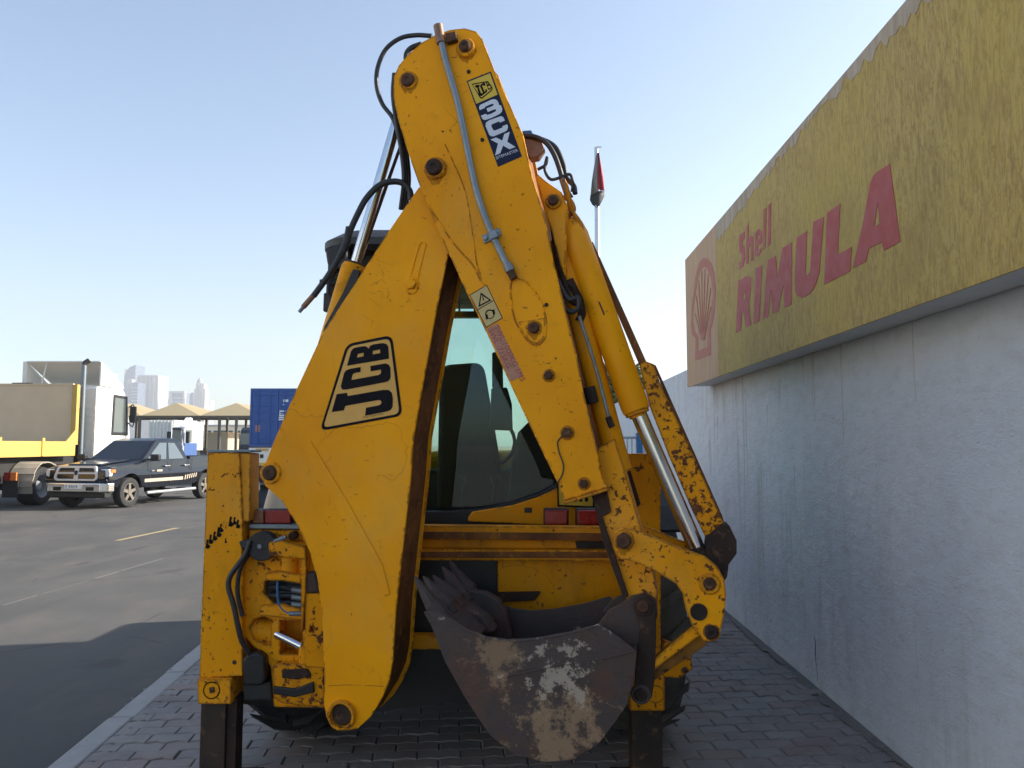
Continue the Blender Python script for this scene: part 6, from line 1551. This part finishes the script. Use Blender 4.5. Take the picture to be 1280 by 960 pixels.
tb2('wall_face', (-60, 76, -0.17), (-17, 76.3, at(270, 550, 76).z), 'yard_wall', yw)
blk = thing('tan_cabin', 'flat tan block cabin under the canopies in the far yard', 'cabin', (at(272, 545, 62).x, 62, -0.17))
tb2('cabin_wall', (at(259, 545, 62).x, 62, -0.17), (at(285, 545, 62).x, 64.5, at(270, 541.5, 62).z), 'yard_wall', blk, 0.02)
tb2('cabin_roof', (at(258, 545, 62).x, 61.9, at(270, 541.5, 62).z), (at(286, 545, 62).x, 64.6, at(270, 540.5, 62).z), 'tan_board', blk)
low = thing('site_office', 'long low pale building far beyond the canopies', 'building', (-50, 140, -0.17))
tb2('wall', (at(235, 540, 140).x, 140, -0.17), (at(312, 540, 140).x, 150, at(270, 533, 140).z), 'white_shade', low)
tb2('roof', (at(234, 540, 140).x, 139.5, at(270, 533, 140).z), (at(313, 540, 140).x, 150.5, at(270, 531, 140).z), 'tower_grey', low)
for k in range(8):
    x = at(240 + k * 9, 540, 140).x; tb2('window', (x, 139.9, 2.6), (x + 0.9, 139.99, 4.2), 'dark_glass', low)
# ---- car-park shade canopies
CYN = 60.0
for i, (xl0, xr0, px_, words) in enumerate(((100, 176, 140, 'leftmost tan shade canopy, half hidden by the white truck cab'), (175.5, 250, 209, 'tan shade canopy just right of the truck mirror'), (250.5, 326, 286, 'tan shade canopy beside the blue container'))):
    xl, xr = at(xl0, 520, CYN).x, at(xr0, 520, CYN).x
    ze, zp = at(200, 519.5, CYN).z, at(px_, 504.5, CYN + 2.5).z
    zpv = at(200, 513.5, CYN).z
    o = thing('shade_canopy', words, 'canopy', ((xl + xr) / 2, CYN, -0.17), group='car-park shade canopies')
    xm = at(px_, 510, CYN).x
    bm = NB()
    yb = CYN + 6
    add_faces(bm, [Vector(v) for v in ((xl, CYN, ze), (xr, CYN, ze), (xr, yb, ze), (xl, yb, ze), (xm, CYN + 1.6, zp), (xm, yb - 1.6, zp), (xl, CYN + 1.6, zpv - .05), (xr, CYN + 1.6, zpv - .05), (xl, yb - 1.6, zpv - .05), (xr, yb - 1.6, zpv - .05))],
              [(0, 1, 4), (0, 4, 6), (1, 7, 4), (6, 4, 5, 8), (4, 7, 9, 5), (8, 5, 3), (5, 9, 2), (3, 5, 2), (0, 6, 8, 3), (1, 2, 9, 7)])
    mk('canopy_cloth', bm, 'canopy_cloth', o)
    for y in (CYN, yb):
        bm = NB(); box2(bm, (xl + 0.01, y - 0.06, ze - 0.16), (xr - 0.01, y + 0.06, ze - 0.004)); mk('edge_beam', bm, 'post_brown', o)
    for f_ in (0.32, 0.60, 0.985):
        for y in (CYN, yb):
            x = xl + (xr - xl) * f_
            bm = NB(); box2(bm, (x - 0.09, y - 0.09, -0.17), (x + 0.09, y + 0.09, ze - 0.165)); mk('post', bm, 'post_brown', o)

# ------------------------------------------------------------------ skyline
DT = 1500.0
def X_(px, Y=DT): return at(px, 500, Y).x
def Z_(py, Y=DT): return at(200, py, Y).z
def tower(name, label): return thing(name, label, 'tower', (0, DT, -0.17), group='towers on the hazy skyline')
def tparts(o, x0_, x1_, ytop, Y, D, mat, fins=0, rows=0, finmat='tower_pale'):
    a, b = X_(x0_, Y), X_(x1_, Y); z = Z_(ytop, Y)
    bm = NB(); box2(bm, (a, Y, -0.17), (b, Y + D, z)); w = mk('shaft', bm, mat, o)
    if rows:
        bm = NB()
        for k in range(rows):
            zz = 30 + (z - 36) * k / rows
            box2(bm, (a - 0.3, Y - 1.2, zz), (b + 0.3, Y - 0.05, zz + (z - 36) / rows * 0.45))
        tag(mk('floor_bands', bm, finmat, o), kind='stuff')
    if fins:
        for k in range(fins + 1):
            xx = a + (b - a) * k / fins
            bm = NB(); box2(bm, (xx - 0.9, Y - 2.2, -0.17), (xx + 0.9, Y - 1.25, z)); mk('pier', bm, finmat, o)
    return a, b, z
o = tower('curved_tower', 'tallest skyline tower, blue glass with a slanted curved top')
bm = NB()
pts = [(153, 560), (153.2, 510), (154, 490), (155.5, 470), (158, 463), (163, 458.5), (169.5, 456), (169.3, 480), (169, 560)]
prism3(bm, [at(x, y, DT + 60) for x, y in pts], (0, 40, 0)); mk('shaft', bm, 'tower_glass', o)
bm = NB()
for k in range(26):
    y_ = 463 + k * 2.6
    p0, p1 = at(155.5, y_, DT + 60), at(169.2, y_, DT + 60)
    box2(bm, (p0.x, DT + 58.5, p0.z), (p1.x, DT + 59.9, p0.z + 1.6))
tag(mk('floor_bands', bm, 'tower_grey', o), kind='stuff')
o = tower('slab_tower', 'broad pale skyline tower with gridded balconies and crown arcade')
tparts(o, 172, 197, 471, DT, 45, 'tower_grey', 5, 22)
a, b = X_(172), X_(197)
bm = NB(); box2(bm, (a, DT - 3, Z_(470.5)), (b, DT + 46, Z_(469))); mk('crown_slab', bm, 'tower_pale', o)
for k in range(9):
    xx = a + (b - a) * k / 8; bm = NB(); box2(bm, (xx - 1, DT - 3, Z_(476)), (xx + 1, DT - 2.3, Z_(470.6))); mk('crown_pier', bm, 'tower_pale', o)
o = tower('glass_block', 'narrow blue glass block in front of the curved tower'); tparts(o, 164, 172, 478, DT - 40, 30, 'tower_glass', 0, 14, 'tower_grey')
o = tower('stepped_block', 'small pale block at the foot of the curved tower'); tparts(o, 159, 164, 474, DT - 20, 18, 'tower_pale', 2, 12, 'tower_grey')
o = tower('portal_tower', 'skyline tower with a pale portal frame round dark glass'); tparts(o, 213, 231, 490.5, DT + 150, 35, 'tower_glass', 0, 10, 'tower_grey')
Y_ = DT + 145
for p0, p1 in (((212, 489), (214.5, 560)), ((229, 489), (231.5, 560))):
    bm = NB(); box2(bm, (X_(p0[0], Y_), Y_ - 4, -0.17), (X_(p1[0], Y_), Y_ + 4, Z_(489, Y_))); mk('portal_leg', bm, 'tower_pale', o)
bm = NB(); box2(bm, (X_(214.6, Y_), Y_ - 4, Z_(491.5, Y_)), (X_(228.9, Y_), Y_ + 4, Z_(489, Y_))); mk('portal_lintel', bm, 'tower_pale', o)
o = tower('round_tower', 'dark glass skyline tower between the portal frame and the spired tower'); 
bm = NB(); c = at(236.8, 500, DT + 120); lathe(bm, (c.x, DT + 140, -0.17), (0, 0, 1), [(0, 8), (Z_(493, DT + 120), 8), (Z_(490, DT + 120), 5)], 20); mk('shaft', bm, 'tower_glass', o, smooth=True)
o = tower('spired_tower', 'slim pale skyline tower with a stepped domed crown')
tparts(o, 243.5, 256, 486, DT, 20, 'tower_pale', 4, 16, 'tower_pale'); tparts(o, 245.3, 254.2, 479, DT + 2, 16, 'tower_pale', 3)
c = at(249.8, 480, DT + 10); bm = NB(); lathe(bm, (c.x, DT + 10, Z_(479.2)), (0, 0, 1), [(0, 6), (4, 6), (8, 4.5), (11, 2), (12, 0.5), (18, 0.2)], 16); mk('crown', bm, 'tower_grey', o, smooth=True)
for i, (x0_, x1_, yt_) in enumerate(((127.5, 138, 466), (197.5, 204, 500), (204.5, 211, 499), (257.5, 262, 500))):
    o = tower('far_block', ('faint block seen over the truck cab', 'low faint block right of the broad tower', 'low faint block left of the portal tower', 'low faint block right of the spired tower')[i]); tparts(o, x0_, x1_, yt_, DT + 300, 30, 'tower_grey', 2, 10, 'tower_pale')

# ------------------------------------------------------------------ haze
bm = NB(); box2(bm, (-900, -60, -1.2), (700, 2100, 260)); hz = mk('haze', bm, 'sand')
hz.data.materials.clear()
hm = bpy.data.materials.new('haze_air'); hm.use_nodes = True
hm.node_tree.nodes.clear()
ho_ = hm.node_tree.nodes.new('ShaderNodeOutputMaterial'); pv = hm.node_tree.nodes.new('ShaderNodeVolumePrincipled')
pv.inputs['Color'].default_value = (0.68, 0.72, 0.78, 1); pv.inputs['Density'].default_value = 0.0005; pv.inputs['Anisotropy'].default_value = 0.3
hm.node_tree.links.new(pv.outputs['Volume'], ho_.inputs['Volume'])
hz.data.materials.append(hm); tag(hz, kind='stuff')
